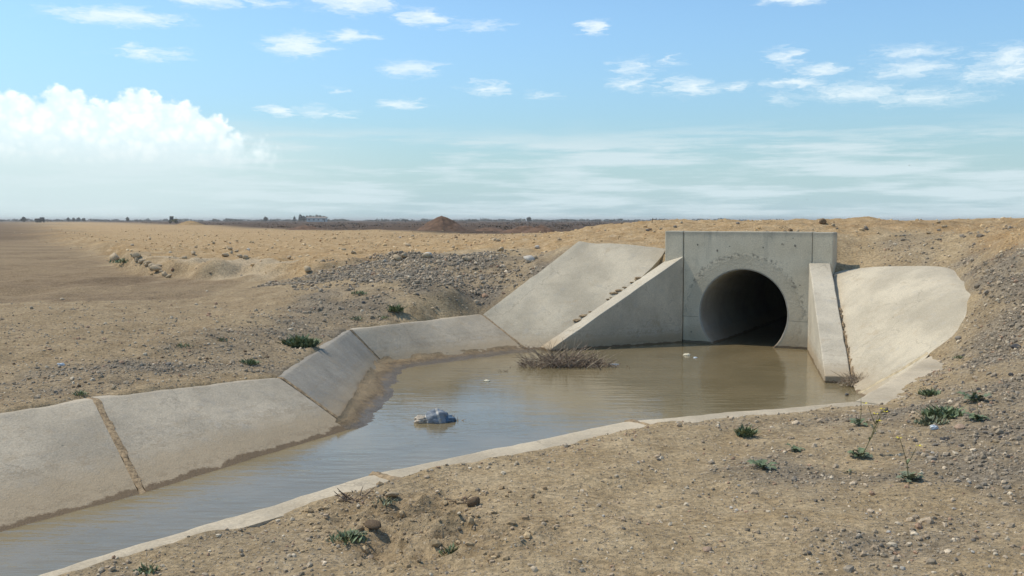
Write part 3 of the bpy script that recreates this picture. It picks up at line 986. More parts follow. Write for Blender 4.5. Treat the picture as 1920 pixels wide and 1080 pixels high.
# the two sloping aprons beside the wing walls
apron = empty('embankment_apron', E2, 'smooth sloping concrete apron beside the wing wall with a row of dirt marks', 'apron')
wing_b0 = LW0 + LWn * WT + LWz[0] * UP
wing_b1 = LW1 + LWn * WT + LWz[1] * UP
rows = []
for tv in np.linspace(0, 1, 26):
    lft = lerp(E2, L[5], tv)
    if tv < .5: lft = lft + np.array([.03, 0, .0]) * math.sin(tv * math.pi)
    rgt = lerp(wing_b0 + .012 * UP, wing_b1 - .01 * UP, tv)
    rgt = lerp(E3, rgt, sstep(tv, 0, .3)) if tv < .3 else rgt
    row = []
    for tu in np.linspace(0, 1, 34):
        q = lerp(lft, rgt, tu)
        q = q + UP * .05 * math.sin(math.pi * tu) * (1 - tv) ** 3
        q = q + UP * (0.05 * math.exp(-((tu) / .10) ** 2) * (1 - tv * .6) - .02)
        row.append(q)
    rows.append(row)
toe5 = toe_of(L[5], LWL[5]) + np.array([-.03, -.03, 0])
last = rows[-1]
for k in (.33, .66, 1.0):
    rows.append([lerp(q, lerp(L[5] - .02 * UP, toe5, tu), k) for q, tu in zip(last, np.linspace(0, 1, 34))])
patch('slab', rows, M_APRON, apron, .14, .006, 44)

apron2 = empty('embankment_apron', R2, 'pale fan-shaped concrete apron with rounded outer edge beside the gravel slope', 'apron')
wr0 = RW0 + RWn * WT + (RWz[0] - .15) * UP
wr1 = RW1 + RWn * WT + (RWz[1] - .07) * UP
redge = REDGE
rows = []
for tv in np.linspace(0, 1, 30):
    if tv < .82: lft = lerp(wr0, wr1, tv / .82)
    else: lft = lerp(wr1, VR, (tv - .82) / .18)
    if tv < .12: lft = lerp(R1, lft, tv / .12)
    # right-hand edge along its polyline
    cum = np.concatenate([[0], np.cumsum([np.linalg.norm(redge[i + 1] - redge[i]) for i in range(len(redge) - 1)])])
    P = np.array(redge)
    rgt = np.array([np.interp(tv * cum[-1], cum, P[:, k]) for k in range(3)])
    row = []
    for tu in np.linspace(0, 1, 36):
        q = lerp(lft, rgt, tu)
        q = q + UP * (.05 * math.sin(math.pi * tu) * (1 - tv) - .05 * sstep(tu, .86, 1.0) - .06 * sstep(tv, .9, 1.0))
        row.append(q)
    rows.append(row)
patch('slab', rows, M_APRON, apron2, .14, .006, 47)
clump_strip('dirt', [lerp(wr0, wr1, .4) + RWn * .02, lerp(wr0, wr1, .7) + RWn * .03, wr1 + RWn * .04], .05, .05, M_JOINT, apron2, 81, 60, .01)

# dark lumps of dropped mortar and earth along the left wing wall
for k in range(17):
    t = 0.1 + .68 * random.random()
    q = lerp(wing_b0, wing_b1, t) + LWn * random.uniform(.0, .12) + UP * .012
    r = random.choice((.014, .02, .03, .05)) * random.uniform(.8, 1.2)
    Vv, fs = [], []
    bm = bmesh.new(); bmesh.ops.create_icosphere(bm, subdivisions=2, radius=1)
    for vv in bm.verts:
        f = 1 + .5 * float(vnoise(vv.co.x * 2 + k, vv.co.y * 2 + vv.co.z, k))
        vv.co = Vector((q[0] + vv.co.x * r * 1.6 * f, q[1] + vv.co.y * r * f, q[2] + vv.co.z * r * .45 * f))
    me = bpy.data.meshes.new('dirt_mark'); bm.to_mesh(me); bm.free()
    me.materials.append(M_JOINT)
    o = bpy.data.objects.new('dirt_mark', me); COL.objects.link(o); adopt(o, apron)

# ------------------------------------------------------------------ culvert
culvert = empty('culvert', H0 + s_c * u, 'concrete culvert mouth with round pipe, square headwall and two wing walls', 'culvert')


def wall_local(P):
    """world -> coordinates centred on the pipe mouth"""
    d = np.asarray(P) - PC
    return np.array([d @ u, d @ v, d[2]])


Rot = Matrix(((u[0], v[0], 0, PC[0]), (u[1], v[1], 0, PC[1]), (0, 0, 1, PC[2]), (0, 0, 0, 1)))


def local_obj(name, verts, faces, mat, bevel=0.012, parent=culvert, smooth=False):
    o = mesh_obj(name, verts, faces, mat, None, smooth)
    bm = bmesh.new(); bm.from_mesh(o.data); bmesh.ops.recalc_face_normals(bm, faces=bm.faces); bm.to_mesh(o.data); bm.free()
    o.matrix_world = Rot
    o.parent = parent
    o.matrix_parent_inverse = Matrix.Translation(parent.location).inverted()
    if bevel:
        b = o.modifiers.new('bevel', 'BEVEL'); b.width = bevel; b.segments = 2; b.limit_method = 'ANGLE'
    return o


def ring_wall(x0, x1, z0, z1, y0, y1, r, n=96):
    fr, cr = [], []
    for i in range(n):
        a = 2 * math.pi * i / n
        c, s = math.cos(a), math.sin(a)
        cr.append((r * c, r * s))
        ks = []
        if c > 1e-9: ks.append(x1 / c)
        if c < -1e-9: ks.append(x0 / c)
        if s > 1e-9: ks.append(z1 / s)
        if s < -1e-9: ks.append(z0 / s)
        k = min(ks); fr.append((k * c, k * s))
    # snap nearest to corners
    for cx, cz in ((x0, z0), (x1, z0), (x0, z1), (x1, z1)):
        j = min(range(n), key=lambda i: (fr[i][0] - cx) ** 2 + (fr[i][1] - cz) ** 2)
        fr[j] = (cx, cz)
    Vv, fs = [], []
    for y in (y0, y1):
        for q in cr: Vv.append((q[0], y, q[1]))
        for q in fr: Vv.append((q[0], y, q[1]))
    for i in range(n):
        j = (i + 1) % n
        fs.append((i, j, n + j, n + i))
        fs.append((2 * n + i, 3 * n + i, 3 * n + j, 2 * n + j))
        fs.append((n + i, n + j, 3 * n + j, 3 * n + i))
        fs.append((i, 2 * n + i, 2 * n + j, j))
    return Vv, fs


def box(x0, x1, y0, y1, z0, z1):
    Vv = [(x, y, z) for x in (x0, x1) for y in (y0, y1) for z in (z0, z1)]
    return Vv, [(0, 1, 3, 2), (4, 6, 7, 5), (0, 4, 5, 1), (2, 3, 7, 6), (0, 2, 6, 4), (1, 5, 7, 3)]


cz = PC[2]
xl, xr = S_L1 - s_c, S_R0 - s_c
Vv, fs = ring_wall(xl, xr, -.55 - cz, HW_TOP - cz, 0, HW_T, PR + .012)
hw = local_obj('headwall', Vv, fs, M_HEAD, 0.014)
HOLES = [(1368, 462), (1431, 464), (1491, 461), (1487, 447), (1308, 459), (1345, 470), (1500, 535), (1296, 622)]
Vv, fs = box(S_L0 - s_c, xl - .010, -.006, HW_T - .004, -.5 - cz, HW_TOP - cz + .004)
local_obj('end_block', Vv, fs, M_HEAD, 0.014)
Vv, fs = box(xr + .003, S_R1 - s_c, .004, HW_T + .006, -.5 - cz, HW_TOP - cz - .006)
local_obj('end_block', Vv, fs, M_HEAD, 0.014)
# formwork tie holes and knocked-out spots on the face
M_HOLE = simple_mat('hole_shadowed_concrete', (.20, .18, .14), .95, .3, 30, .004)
for k, (px, py) in enumerate(HOLES):
    dx, dy = (px - 960) / F, (540 - py) / F
    dr = np.array([dx, math.cos(PITCH) + math.sin(PITCH) * dy, -math.sin(PITCH) + math.cos(PITCH) * dy])
    tt = ((H0 - np.array([0, 0, CH])) @ v) / (dr @ v)
    lp = wall_local(np.array([0, 0, CH]) + tt * dr)
    r = .009 + .004 * (k % 3)
    nn = 12
    Vv = [(lp[0], -.002, lp[2])] + [(lp[0] + r * (1 + .5 * float(vnoise(i * .9, k, 5))) * math.cos(6.283 * i / nn), -.004, lp[2] + r * 1.3 * (1 + .5 * float(vnoise(i * .9, k, 6))) * math.sin(6.283 * i / nn)) for i in range(nn)]
    fs = [(0, 1 + i, 1 + (i + 1) % nn) for i in range(nn)]
    o = mesh_obj('tie_hole', Vv, fs, M_HOLE, None, False)
    o.parent = hw
# pipe: chipped lip, bore and outside
n = 72
Vv, fs = [], []
prof = [(PR + .095, .30), (PR + .095, .02), (PR + .012, -.004), (PR, .018), (PR, .3), (PR, 1), (PR, 2), (PR, 4), (PR, 7), (PR, 11), (PR, 15), (.0001, 15.0)]
for k, (r, y) in enumerate(prof):
    for i in range(n):
        a = 2 * math.pi * i / n
        rr = r + (0.006 * float(vnoise(i * .7, k, 4)) if k in (2, 3) else 0)
        if k in (2, 3) and math.sin(a) < -.25 and math.cos(a) > .2:
            rr += .03 * max(0, float(vnoise(i * .55, 3.3, 9)) + .15)
        Vv.append((rr * math.cos(a), y, rr * math.sin(a)))
for k in range(len(prof) - 1):
    for i in range(n):
        j = (i + 1) % n
        fs.append((k * n + i, (k + 1) * n + i, (k + 1) * n + j, k * n + j))
pipe = local_obj('pipe', Vv, fs, M_PIPE, 0, culvert, True)


def wing(P0, P1, nrm, z0, z1, mat):
    a0, a1 = wall_local(P0 - (P1 - P0) * 0.0), wall_local(P1)
    b0, b1 = wall_local(P0 + nrm * WT), wall_local(P1 + nrm * WT)
    nseg = 14
    Vv, fs = [], []
    for i in range(nseg + 1):
        t = i / nseg
        zt = z0 + (z1 - z0) * t - cz + .012 * float(vnoise(t * 9, 1.0, int(z0 * 100)))
        zb = -.55 - cz
        A = a0 + (a1 - a0) * t; B = b0 + (b1 - b0) * t
        w = .012 * float(vnoise(t * 11, 4.0, int(z0 * 77)))
        Vv += [(A[0], A[1], zb), (A[0] + w * .3, A[1], zt), (B[0] + w, B[1] + w, zt + .004 * float(vnoise(t * 13, 6, 2))), (B[0], B[1], zb)]
    for i in range(nseg):
        o_, p_ = i * 4, i * 4 + 4
        for j in range(3):
            fs.append((o_ + j, o_ + j + 1, p_ + j + 1, p_ + j))
        fs.append((o_ + 3, o_, p_, p_ + 3))
    fs.append((0, 1, 2, 3)); m4 = nseg * 4; fs.append((m4 + 3, m4 + 2, m4 + 1, m4))
    return local_obj('wing_wall', Vv, fs, mat, 0.014)


back = v * .004
wing(LW0 - back * 3, LW1, LWn, *LWz, M_WING)
wing(RW0 - back * 3, RW1, RWn, *RWz, M_WING)

# ------------------------------------------------------------------ water
cell = .25
wx = np.arange(-13, 9, cell); wy = np.arange(-9, 33, cell)
WX, WY = np.meshgrid(wx + cell / 2, wy + cell / 2)
ins = sdf(OUT2, WX, WY) > -.05
rel = np.stack([WX - PC[0], WY - PC[1]], -1)
al, ac = rel @ v[:2], rel @ u[:2]
ins |= (al > -1) & (al < 15) & (np.abs(ac) < .75)
# land behind the headwall is not water
ins &= ~((al > .2) & (np.abs(ac) > .75) )
ids = {}
Vv, fs = [], []
for j, i in zip(*np.nonzero(ins)):
    f = []
    for dj, di in ((0, 0), (0, 1), (1, 1), (1, 0)):
        key = (j + dj, i + di)
        if key not in ids:
            ids[key] = len(Vv); Vv.append((wx[0] + (i + di) * cell, wy[0] + (j + dj) * cell, 0.0))
        f.append(ids[key])
    fs.append(f)
water = mesh_obj('water', Vv, fs, M_WATER)
tag(water, 'still muddy brown water standing in the basin and canal', None, None, 'structure')

# ------------------------------------------------------------------ silt ledge in the corner of the basin
M_MUD = None
def mud_mat():
    m, t, bs = new_mat('wet_mud')
    p = t.n('ShaderNodeNewGeometry').outputs['Position']
    z = t.n('ShaderNodeSeparateXYZ', {0: p}).outputs[2]
    md_ = t.noise(p, 14.0, 5.0, 0.65)
    c = t.mix(t.ss(md_, .3, .7), (0.15, 0.105, 0.058), (0.25, 0.18, 0.10))
    zz = t.m('ADD', z, t.m('MULTIPLY', t.m('SUBTRACT', md_, .5), .05))
    c = t.mix(t.ss(zz, .05, .09), c, (0.285, 0.21, 0.122))
    c = t.mix(t.ss(zz, .045, .02), c, (0.17, 0.128, 0.08))
    t.put(bs.inputs['Base Color'], c)
    t.put(bs.inputs['Roughness'], t.ss(zz, .02, .07, .35, .95))
    b = bump(t, bs, t.noise(p, 30.0, 5.0, .7), .02, .9)
    return m
M_MUD = mud_mat()


def mud_ledge(path, widths, hts, seed, nseg=120, nw=16):
    path = np.array(path)
    seg = np.linalg.norm(np.diff(path, axis=0), axis=1); cum = np.concatenate([[0], np.cumsum(seg)])
    ts = np.linspace(0, cum[-1], nseg)
    P = np.stack([np.interp(ts, cum, path[:, k]) for k in range(3)], 1)
    # smooth the corner
    for _ in range(10):
        P[1:-1] = (P[:-2] + 2 * P[1:-1] + P[2:]) / 4
    w = np.interp(ts, cum, widths); h = np.interp(ts, cum, hts)
    tan = np.gradient(P, axis=0); tan /= np.linalg.norm(tan, axis=1, keepdims=True)
    inn = np.stack([tan[:, 1], -tan[:, 0], np.zeros(nseg)], 1)
    Vv, fs = [], []
    for i in range(nseg):
        for j in range(nw):
            t = j / (nw - 1)
            q = P[i] + inn[i] * (t * w[i] * (1.1 + .35 * float(vnoise(ts[i] * 2.3, 0, seed))) - .14)
            x, y = q[0], q[1]
            z = h[i] * (1 - t) ** 1.3 * (1.0 + .6 * float(fbm(np.array(x * 5.), np.array(y * 5.), 4, seed))) - .045 * t + .016 * float(fbm(np.array(x * 18.), np.array(y * 18.), 3, seed + 4))
            if j == 0: z += .02
            Vv.append((x, y, z))
    for i in range(nseg - 1):
        for j in range(nw - 1):
            fs.append((i * nw + j, i * nw + j + 1, (i + 1) * nw + j + 1, (i + 1) * nw + j))
    o = mesh_obj('mud_bank', Vv, fs, M_MUD)
    return o


mo = mud_ledge([LWL[3] + .14 * (LWL[2] - LWL[3]), LWL[3] + .05 * (LWL[2] - LWL[3]), LWL[3], lerp(LWL[3], LWL[4], .5), LWL[4], lerp(LWL[4], LWL[5], .4), LWL[5]],
               [.14, .26, .44, .52, .55, .55, .55], [-.04, .02, .085, .125, .115, .075, .06], 21)
tag(mo, 'wet brown silt left along the foot of the lining', None, None, 'structure')

# ------------------------------------------------------------------ stones and gravel
def ico(sub, seed, squash):
    bm = bmesh.new(); bmesh.ops.create_icosphere(bm, subdivisions=sub, radius=1)
    vs = np.array([q.co[:] for q in bm.verts]); fs = np.array([[a.index for a in f.verts] for f in bm.faces])
    bm.free()
    r = np.random.default_rng(seed)
    # chop by random planes for a broken-stone look
    for _ in range(7):
        nrm = r.normal(size=3); nrm /= np.linalg.norm(nrm)
        d = r.uniform(.55, .85)
        k = vs @ nrm
        over = np.maximum(0, k - d)
        vs = vs - over[:, None] * nrm * .92
    vs *= np.array([1.0, r.uniform(.65, .9), squash])
    return vs, fs


PAL = np.array([(.25, .21, .16), (.31, .26, .195), (.19, .165, .13), (.40, .33, .245), (.46, .40, .31), (.32, .215, .15), (.27, .235, .19), (.54, .46, .35), (.34, .27, .195)])
PALW = {'grey': np.array([5, 4, 4, 1.5, .7, .6, 4, .4, 1.5]), 'sand': np.array([.9, 1.5, .4, 4, 2.2, 1.4, .8, 1.0, 4.5]), 'yellow': np.array([.3, .6, .1, 3, 4, 1.5, .3, 3, 3])}
YP = np.array([(.30, .22, .14), (.33, .25, .15), (.3, .24, .18), (.47, .34, .19), (.58, .43, .25), (.42, .27, .15), (.35, .27, .18), (.62, .50, .33), (.45, .32, .18)])


def scatter(n, sampler):
    """sampler -> x, y, weight ; rejection"""
    xs, ys = sampler(n)
    d = sdf(OUT2, xs, ys)
    yel, grav, brown, field, pale, dist = masks(xs, ys)
    return xs, ys, d, yel, grav, dist


def gravel_mesh(name, xs, ys, sizes, kinds, mat, label):
    bases = [ico(1 if i < 3 else 1, 100 + i, .55 + .08 * i) for i in range(4)]
    z = height(xs, ys)
    n_ = len(xs)
    which = rng.integers(0, 4, n_)
    Vs, Ts, Cs = [], [], []
    off = 0
    for b in range(4):
        sel = np.nonzero(which == b)[0]
        if not len(sel): continue
        bv, bf = bases[b]
        a = rng.uniform(0, 2 * math.pi, len(sel)); tl = rng.normal(0, .35, len(sel))
        ca, sa = np.cos(a), np.sin(a)
        s = sizes[sel][:, None]
        X = bv[None, :, 0] * s; Y = bv[None, :, 1] * s; Zz = bv[None, :, 2] * s
        Zt = Zz * np.cos(tl)[:, None] + X * np.sin(tl)[:, None]
        Xt = X * np.cos(tl)[:, None] - Zz * np.sin(tl)[:, None]
        wxp = Xt * ca[:, None] - Y * sa[:, None] + xs[sel][:, None]
        wyp = Xt * sa[:, None] + Y * ca[:, None] + ys[sel][:, None]
        wzp = Zt + z[sel][:, None] + s * .18
        vv = np.stack([wxp, wyp, wzp], -1).reshape(-1, 3)
        T = (bf[None] + (np.arange(len(sel)) * len(bv))[:, None, None]).reshape(-1, 3) + off
        off += len(vv)
        cc = np.repeat(kinds[sel], len(bv), axis=0)
        Vs.append(vv); Ts.append(T); Cs.append(cc)
    o = fast_mesh(name, np.concatenate(Vs), np.concatenate(Ts), mat, False, {'col': np.concatenate(Cs)})
    tag(o, label, None, None, 'stuff')
    return o


def colours(n, yel, grav):
    p_y = yel > rng.uniform(0, 1, n)
    p_g = grav * 1.2 > rng.uniform(0, 1, n)
    out = np.zeros((n, 3))
    for k, msk in (('yellow', p_y & ~p_g), ('grey', p_g), ('sand', ~p_y & ~p_g)):
        w = PALW[k] / PALW[k].sum()
        i = rng.choice(9, msk.sum(), p=w)
        out[msk] = (YP if k == 'yellow' else PAL)[i]
    return out * np.array([1.16, 1.10, 1.0]) * rng.uniform(.8, 1.2, (n, 1))


# near and middle ground
def samp_near(n):
    y = 3.4 + rng.beta(1.1, 1.7, n) * 15.0
    x = rng.uniform(-1, 1, n) * (y * .56 + 1.0)
    return x, y


xs, ys, d, yel, grav, dist = scatter(170000, samp_near)
pr = .17 + .75 * grav ** 1.2 + .12 * yel
keep = (d < -.02) & (rng.uniform(0, 1, len(xs)) < pr * np.where(ys < 9, .62, 1.0))
keep |= (d > -.3) & (d < 0.04) & (rng.uniform(0, 1, len(xs)) < .1)
xs, ys, yel, grav = xs[keep], ys[keep], yel[keep], grav[keep]
sz = np.clip(rng.lognormal(-4.95, .52, len(xs)), .0035, .035) * (1 + .25 * np.clip(ys - 6, 0, 12) / 4) * (1 + .35 * grav)
gravel_mesh('gravel', xs, ys, np.minimum(sz, .06), colours(len(xs), yel, grav), M_PEB, 'loose gravel and grit scattered over the banks')


# crumbs of soil where the bank is churned up
pa = np.array(DIST); lo_, hi_ = pa.min(0) - .2, pa.max(0) + .2
xs, ys = rng.uniform(lo_[0], hi_[0], 1100), rng.uniform(lo_[1], hi_[1], 1100)
keep = (sdf(DIST, xs, ys) + fbm(xs * 2, ys * 2, 3, 63) * .7 > rng.uniform(-.2, .3, 1100)) & (sdf(OUT2, xs, ys) < -.02)
xs, ys = xs[keep], ys[keep]
ccol = np.array([(.44, .325, .185), (.38, .275, .155), (.31, .22, .125)])[rng.integers(0, 3, len(xs))] * rng.uniform(.85, 1.15, (len(xs), 1))
gravel_mesh('soil_crumbs', xs, ys, np.clip(rng.lognormal(-4.55, .55, len(xs)), .004, .034), ccol, M_PEB, 'crumbled clods of churned soil beside the near rim')

# coarse stones of the ridge and of the right-hand slope
for nm_, poly_, cnt_, (a_, b_), lab_ in (('ridge_gravel', GRV1, 22000, (-3.72, .45), 'grey broken stone tipped along the ridge beside the left apron'),
                                     ('slope_gravel', GRV2, 24000, (-3.9, .5), 'grey broken stone covering the slope right of the right apron')):
    pa = np.array(poly_); lo_, hi_ = pa.min(0) - .3, pa.max(0) + .3
    xs, ys = rng.uniform(lo_[0], hi_[0], cnt_), rng.uniform(lo_[1], hi_[1], cnt_)
    xs, ys = np.tile(xs, 3)[:cnt_], np.tile(ys, 3)[:cnt_]
    dd = sdf(poly_, xs, ys) + fbm(xs * 1.3, ys * 1.3, 3, 61) * 1.2
    cl = sstep(fbm(xs * 1.1, ys * 1.1, 4, 77), -.3, .2)
    keep = (dd > rng.uniform(-.2, .5, cnt_)) & (sdf(OUT2, xs, ys) < -.03) & (rng.uniform(0, 1, cnt_) < .45 + .55 * cl)
    xs, ys = xs[keep], ys[keep]
    sz = np.clip(rng.lognormal(a_, b_, len(xs)), .008, .075) * (.42 + .58 * sstep(ys, 6.0, 11.5))
    gravel_mesh(nm_, xs, ys, sz, colours(len(xs), xs * 0, xs * 0 + .8), M_PEB, lab_)


# lumps over the yellow fill, farther off
def samp_fill(n):
    y = 18 * np.exp(rng.uniform(0, 1, n) ** .8 * math.log(9))
    x = rng.uniform(-.52, .56, n) * y
    return x, y


xs, ys, d, yel, grav, dist = scatter(16000, samp_fill)
keep = (d < -.1) & (rng.uniform(0, 1, len(xs)) < .02 + .8 * yel)
xs, ys, yel, grav = xs[keep], ys[keep], yel[keep], grav[keep]
sz = np.clip(rng.lognormal(-3.75, .55, len(xs)), .012, .10) * np.clip(ys / 28, .6, 1.6)
gravel_mesh('rubble', xs, ys, sz, colours(len(xs), np.maximum(yel, .5), grav * .3), M_PEB, 'pale lumps of rubble lying over the yellow fill')

# single stones one can point to
SMESH = []
SMATS = {'pink': simple_mat('pinkish_stone', (.46, .32, .22), .8, .2, 9, .004), 'grey': simple_mat('grey_stone', (.26, .225, .18), .8, .25, 11, .005),
         'tan': simple_mat('tan_stone', (.47, .36, .225), .85, .2, 9, .005), 'white': simple_mat('whitish_stone', (.58, .52, .43), .8, .15, 9, .003),
         'dark': simple_mat('dark_stone', (.105, .10, .095), .8, .3, 11, .006), 'brown': simple_mat('brown_clod', (.25, .17, .10), .95, .3, 14, .01)}
for i in range(9):
    bv, bf = ico(3, 300 + i, .55 + .05 * (i % 4))
    me = bpy.data.meshes.new('stone')
    nzv = np.array([1 + .10 * float(fbm(np.array(q[0] * 2.2 + i), np.array(q[1] * 2.2 + q[2] * 1.7), 3, i)) for q in bv])
    me.from_pydata([tuple(q) for q in bv * nzv[:, None]], [], [tuple(map(int, f)) for f in bf])
    me.polygons.foreach_set('use_smooth', [True] * len(me.polygons)); me.update()
    SMESH.append(me)
SM2 = {}


def stone(x, y, size, kind, label, group=None, tilt=.25, sq=1.0, name='stone', sink=.22, cat='stone'):
    size = size * .55
    i = random.randrange(len(SMESH))
    key = (i, kind)
    if key not in SM2:
        me = SMESH[i].copy(); me.materials.append(SMATS[kind]); SM2[key] = me
    o = bpy.data.objects.new(name, SM2[key]); COL.objects.link(o)
    z = float(height(np.array([x]), np.array([y]))[0])
    o.location = (x, y, z + size * sq * (.5 - sink))
    o.rotation_euler = (random.uniform(-tilt, tilt), random.uniform(-tilt, tilt), random.uniform(0, 6.28))
    o.scale = (size, size * random.uniform(.75, 1.0), size * sq * random.uniform(.8, 1.05))
    tag(o, label, cat, group)
    return o


def ground_hit(px, py):
    """march along the sight line of a pixel until it meets the ground"""
    dx, dy = (px - 960) / F, (540 - py) / F
    c, s = math.cos(PITCH), math.sin(PITCH)
    dr = np.array([dx, c + s * dy, -s + c * dy])
    ts = np.concatenate([np.arange(2.5, 24, .02), np.exp(np.linspace(math.log(24), math.log(900), 1500))])
    P = np.array([0, 0, CH]) + ts[:, None] * dr
    h = height(P[:, 0], P[:, 1])
    k = np.nonzero(P[:, 2] < h)[0]
    return P[k[0]] if len(k) else P[-1]


named = [(1327, 1030, .052, 'pink', 'smooth pinkish oval pebble on the sandy near bank', .9),
         (735, 931, .085, 'tan', 'olive tan stone on broken soil beside the canal rim', .8),
         (1800, 800, .075, 'pink', 'orange brown stone beside the scrap of white litter', .8),
         (1741, 731, .05, 'dark', 'small dark stone at the upper edge of the dirt by the right apron', 1.0),
         (1797, 634, .10, 'grey', 'grey rock resting at the edge of the pale right apron', .9),
         (1905, 652, .17, 'dark', 'large black stone bedded in the gravel slope', .7),
         (215, 485, .62, 'tan', 'big pale boulder lying left of the broken toe of the fill', 1.0),
         (297, 504, .42, 'tan', 'long pale slab of rock tilted up at the toe of the fill', .7),
         (576, 506, .20, 'tan', 'upright tan stone standing at the start of the gravel ridge', 1.5),
         (1543, 416, .20, 'brown', 'brown clod sticking up on the skyline above the headwall', 1.1),
         (374, 672, .085, 'tan', 'tan rock lying between two green weeds on the left bank', .9),
         (316, 681, .08, 'grey', 'grey rock half buried on the left bank', .8),
         (887, 945, .10, 'brown', 'dark brown clod in the churned soil near the rim', 1.0),
         (700, 985, .09, 'brown', 'crumbled brown clod in a hollow of the churned soil', .7),
         (1590, 741, .06, 'dark', 'wet dark lump at the water edge by the right wing wall', .7)]
for (px, py, s, k, lab, sq) in named:
    q = ground_hit(px, py + 3)
    if px == 1590:
        q = G(1588, 741, 0)
        o = stone(q[0], q[1], s, k, lab, None, .2, sq); o.location.z = .012
        continue
    stone(q[0], q[1], s, k, lab, None, .25, sq)
for k in range(16):
    px = 250 + k * 4.4 + random.uniform(-4, 4); py = 484 + k * 2.2 + random.uniform(-5, 5)
    q = ground_hit(px, py)
    stone(q[0], q[1], random.uniform(.12, .28), 'tan', 'pale rubble block heaped along the broken toe of the yellow fill', 'rubble along the toe of the fill', .6)
zones = [('near', (1050, 1900, 830, 1075), 66, (.014, .030), ('grey', 'tan', 'white', 'grey'), '{} pebble lying on the sandy near bank', 'pebbles on the near bank'),
         ('slope', (1700, 1915, 520, 860), 50, (.022, .055), ('grey', 'grey', 'tan', 'dark'), '{} stone among the gravel of the right-hand slope', 'stones on the right-hand slope'),
         ('left', (10, 520, 650, 745), 44, (.028, .055), ('tan', 'grey', 'tan', 'brown'), '{} stone on the earth bank above the long canal slabs', 'stones on the left bank'),
         ('berm', (600, 980, 485, 585), 44, (.04, .08), ('grey', 'grey', 'dark', 'tan'), '{} stone on the gravel ridge beside the left apron', 'stones on the gravel ridge'),
         ('fill', (330, 1010, 440, 492), 40, (.10, .26), ('tan', 'white', 'tan', 'tan'), '{} lump of rock scattered over the yellow fill', 'lumps on the yellow fill'),
         ('crest', (1130, 1860, 418, 440), 26, (.05, .12), ('tan', 'tan', 'grey', 'brown'), '{} lump on the earth crest behind the headwall', 'lumps on the crest')]
WORD = {'grey': 'grey', 'tan': 'tan', 'white': 'whitish', 'dark': 'dark', 'brown': 'brown', 'pink': 'pinkish'}
for nm, (x0, x1, y0, y1), cnt, (s0, s1), kinds, lab, grp in zones:
    c = 0; tries = 0
    while c < cnt and tries < cnt * 6:
        tries += 1
        q = ground_hit(random.uniform(x0, x1), random.uniform(y0, y1))
        if float(sdf(OUT2, np.array([q[0]]), np.array([q[1]]))[0]) > -.12 or q[1] > 300: continue
        k = random.choice(kinds)
        stone(q[0], q[1], random.uniform(s0, s1), k, lab.format(WORD[k]), grp, .4)
        c += 1

# ------------------------------------------------------------------ plants
M_LEAF = simple_mat('weed_leaf', (.165, .205, .105), .7, .35, 18, .002)
M_LEAF2 = simple_mat('grey_green_leaf', (.19, .21, .13), .75, .3, 18, .002)
M_STEM = simple_mat('weed_stem', (.17, .15, .07), .8, .3, 30, 0)
M_FLOWER = simple_mat('yellow_petal', (.62, .50, .06), .7, .15, 40, 0)
M_DRY = simple_mat('dry_stalk', (.33, .255, .185), .9, .45, 12, 0)
M_DRY2 = simple_mat('pale_straw', (.38, .30, .20), .9, .3, 12, 0)
M_DRY3 = simple_mat('dark_twig', (.16, .115, .08), .9, .4, 12, 0)
for mm in (M_LEAF, M_LEAF2):
    bsn = [q for q in mm.node_tree.nodes if q.type == 'BSDF_PRINCIPLED'][0]


def leaf_mesh(seed, length=1.0, width=.28, lobes=True):
    r = random.Random(seed)
    ns = 9
    Vv, fs = [], []
    for i in range(ns + 1):
        t = i / ns
        w = width * (math.sin(math.pi * min(1, t * .95 + .06)) ** .7) * (.45 + .75 * t)
        if lobes: w *= (1.0 + (.42 if i % 2 else -.38))
        z = .38 * math.sin(t * math.pi * .8) * length * .6 - .10 * t * t
        x = t * length
        fold = .18 * w
        yo = .06 * math.sin(t * 3 + seed)
        Vv += [(x, yo - w, z + fold * r.uniform(.6, 1.5)), (x, yo, z), (x, yo + w, z + fold * r.uniform(.6, 1.5))]
    for i in range(ns):
        for j in range(2):
            a = i * 3 + j
            fs.append((a, a + 1, a + 4, a + 3))
    me = bpy.data.meshes.new('leaf')
    me.from_pydata(Vv, [], fs); me.polygons.foreach_set('use_smooth', [True] * len(fs)); me.update()
    return me


LEAVES = []
for i in range(6):
    me = leaf_mesh(i, 1.0, .20 + .04 * (i % 3)); me.materials.append(M_LEAF if i < 4 else M_LEAF2); LEAVES.append(me)


def tube(P, r0, r1, sides=5):
    P = np.array(P, float)
    tan = np.gradient(P, axis=0); tan /= (np.linalg.norm(tan, axis=1, keepdims=True) + 1e-9)
    ref = np.array([.31, .9, .2])
    a = np.cross(tan, ref); a /= (np.linalg.norm(a, axis=1, keepdims=True) + 1e-9)
    b = np.cross(tan, a)
    Vv, fs = [], []
    n_ = len(P)
    for i in range(n_):
        r = r0 + (r1 - r0) * i / (n_ - 1)
        for k in range(sides):
            th = 2 * math.pi * k / sides
            Vv.append(P[i] + (a[i] * math.cos(th) + b[i] * math.sin(th)) * r)
    for i in range(n_ - 1):
        for k in range(sides):
            k2 = (k + 1) % sides
            fs.append((i * sides + k, i * sides + k2, (i + 1) * sides + k2, (i + 1) * sides + k))
    return Vv, fs


def merge(parts):
    Vv, fs = [], []
    for a, b in parts:
        o_ = len(Vv); Vv += list(a); fs += [tuple(i + o_ for i in f) for f in b]
    return Vv, fs


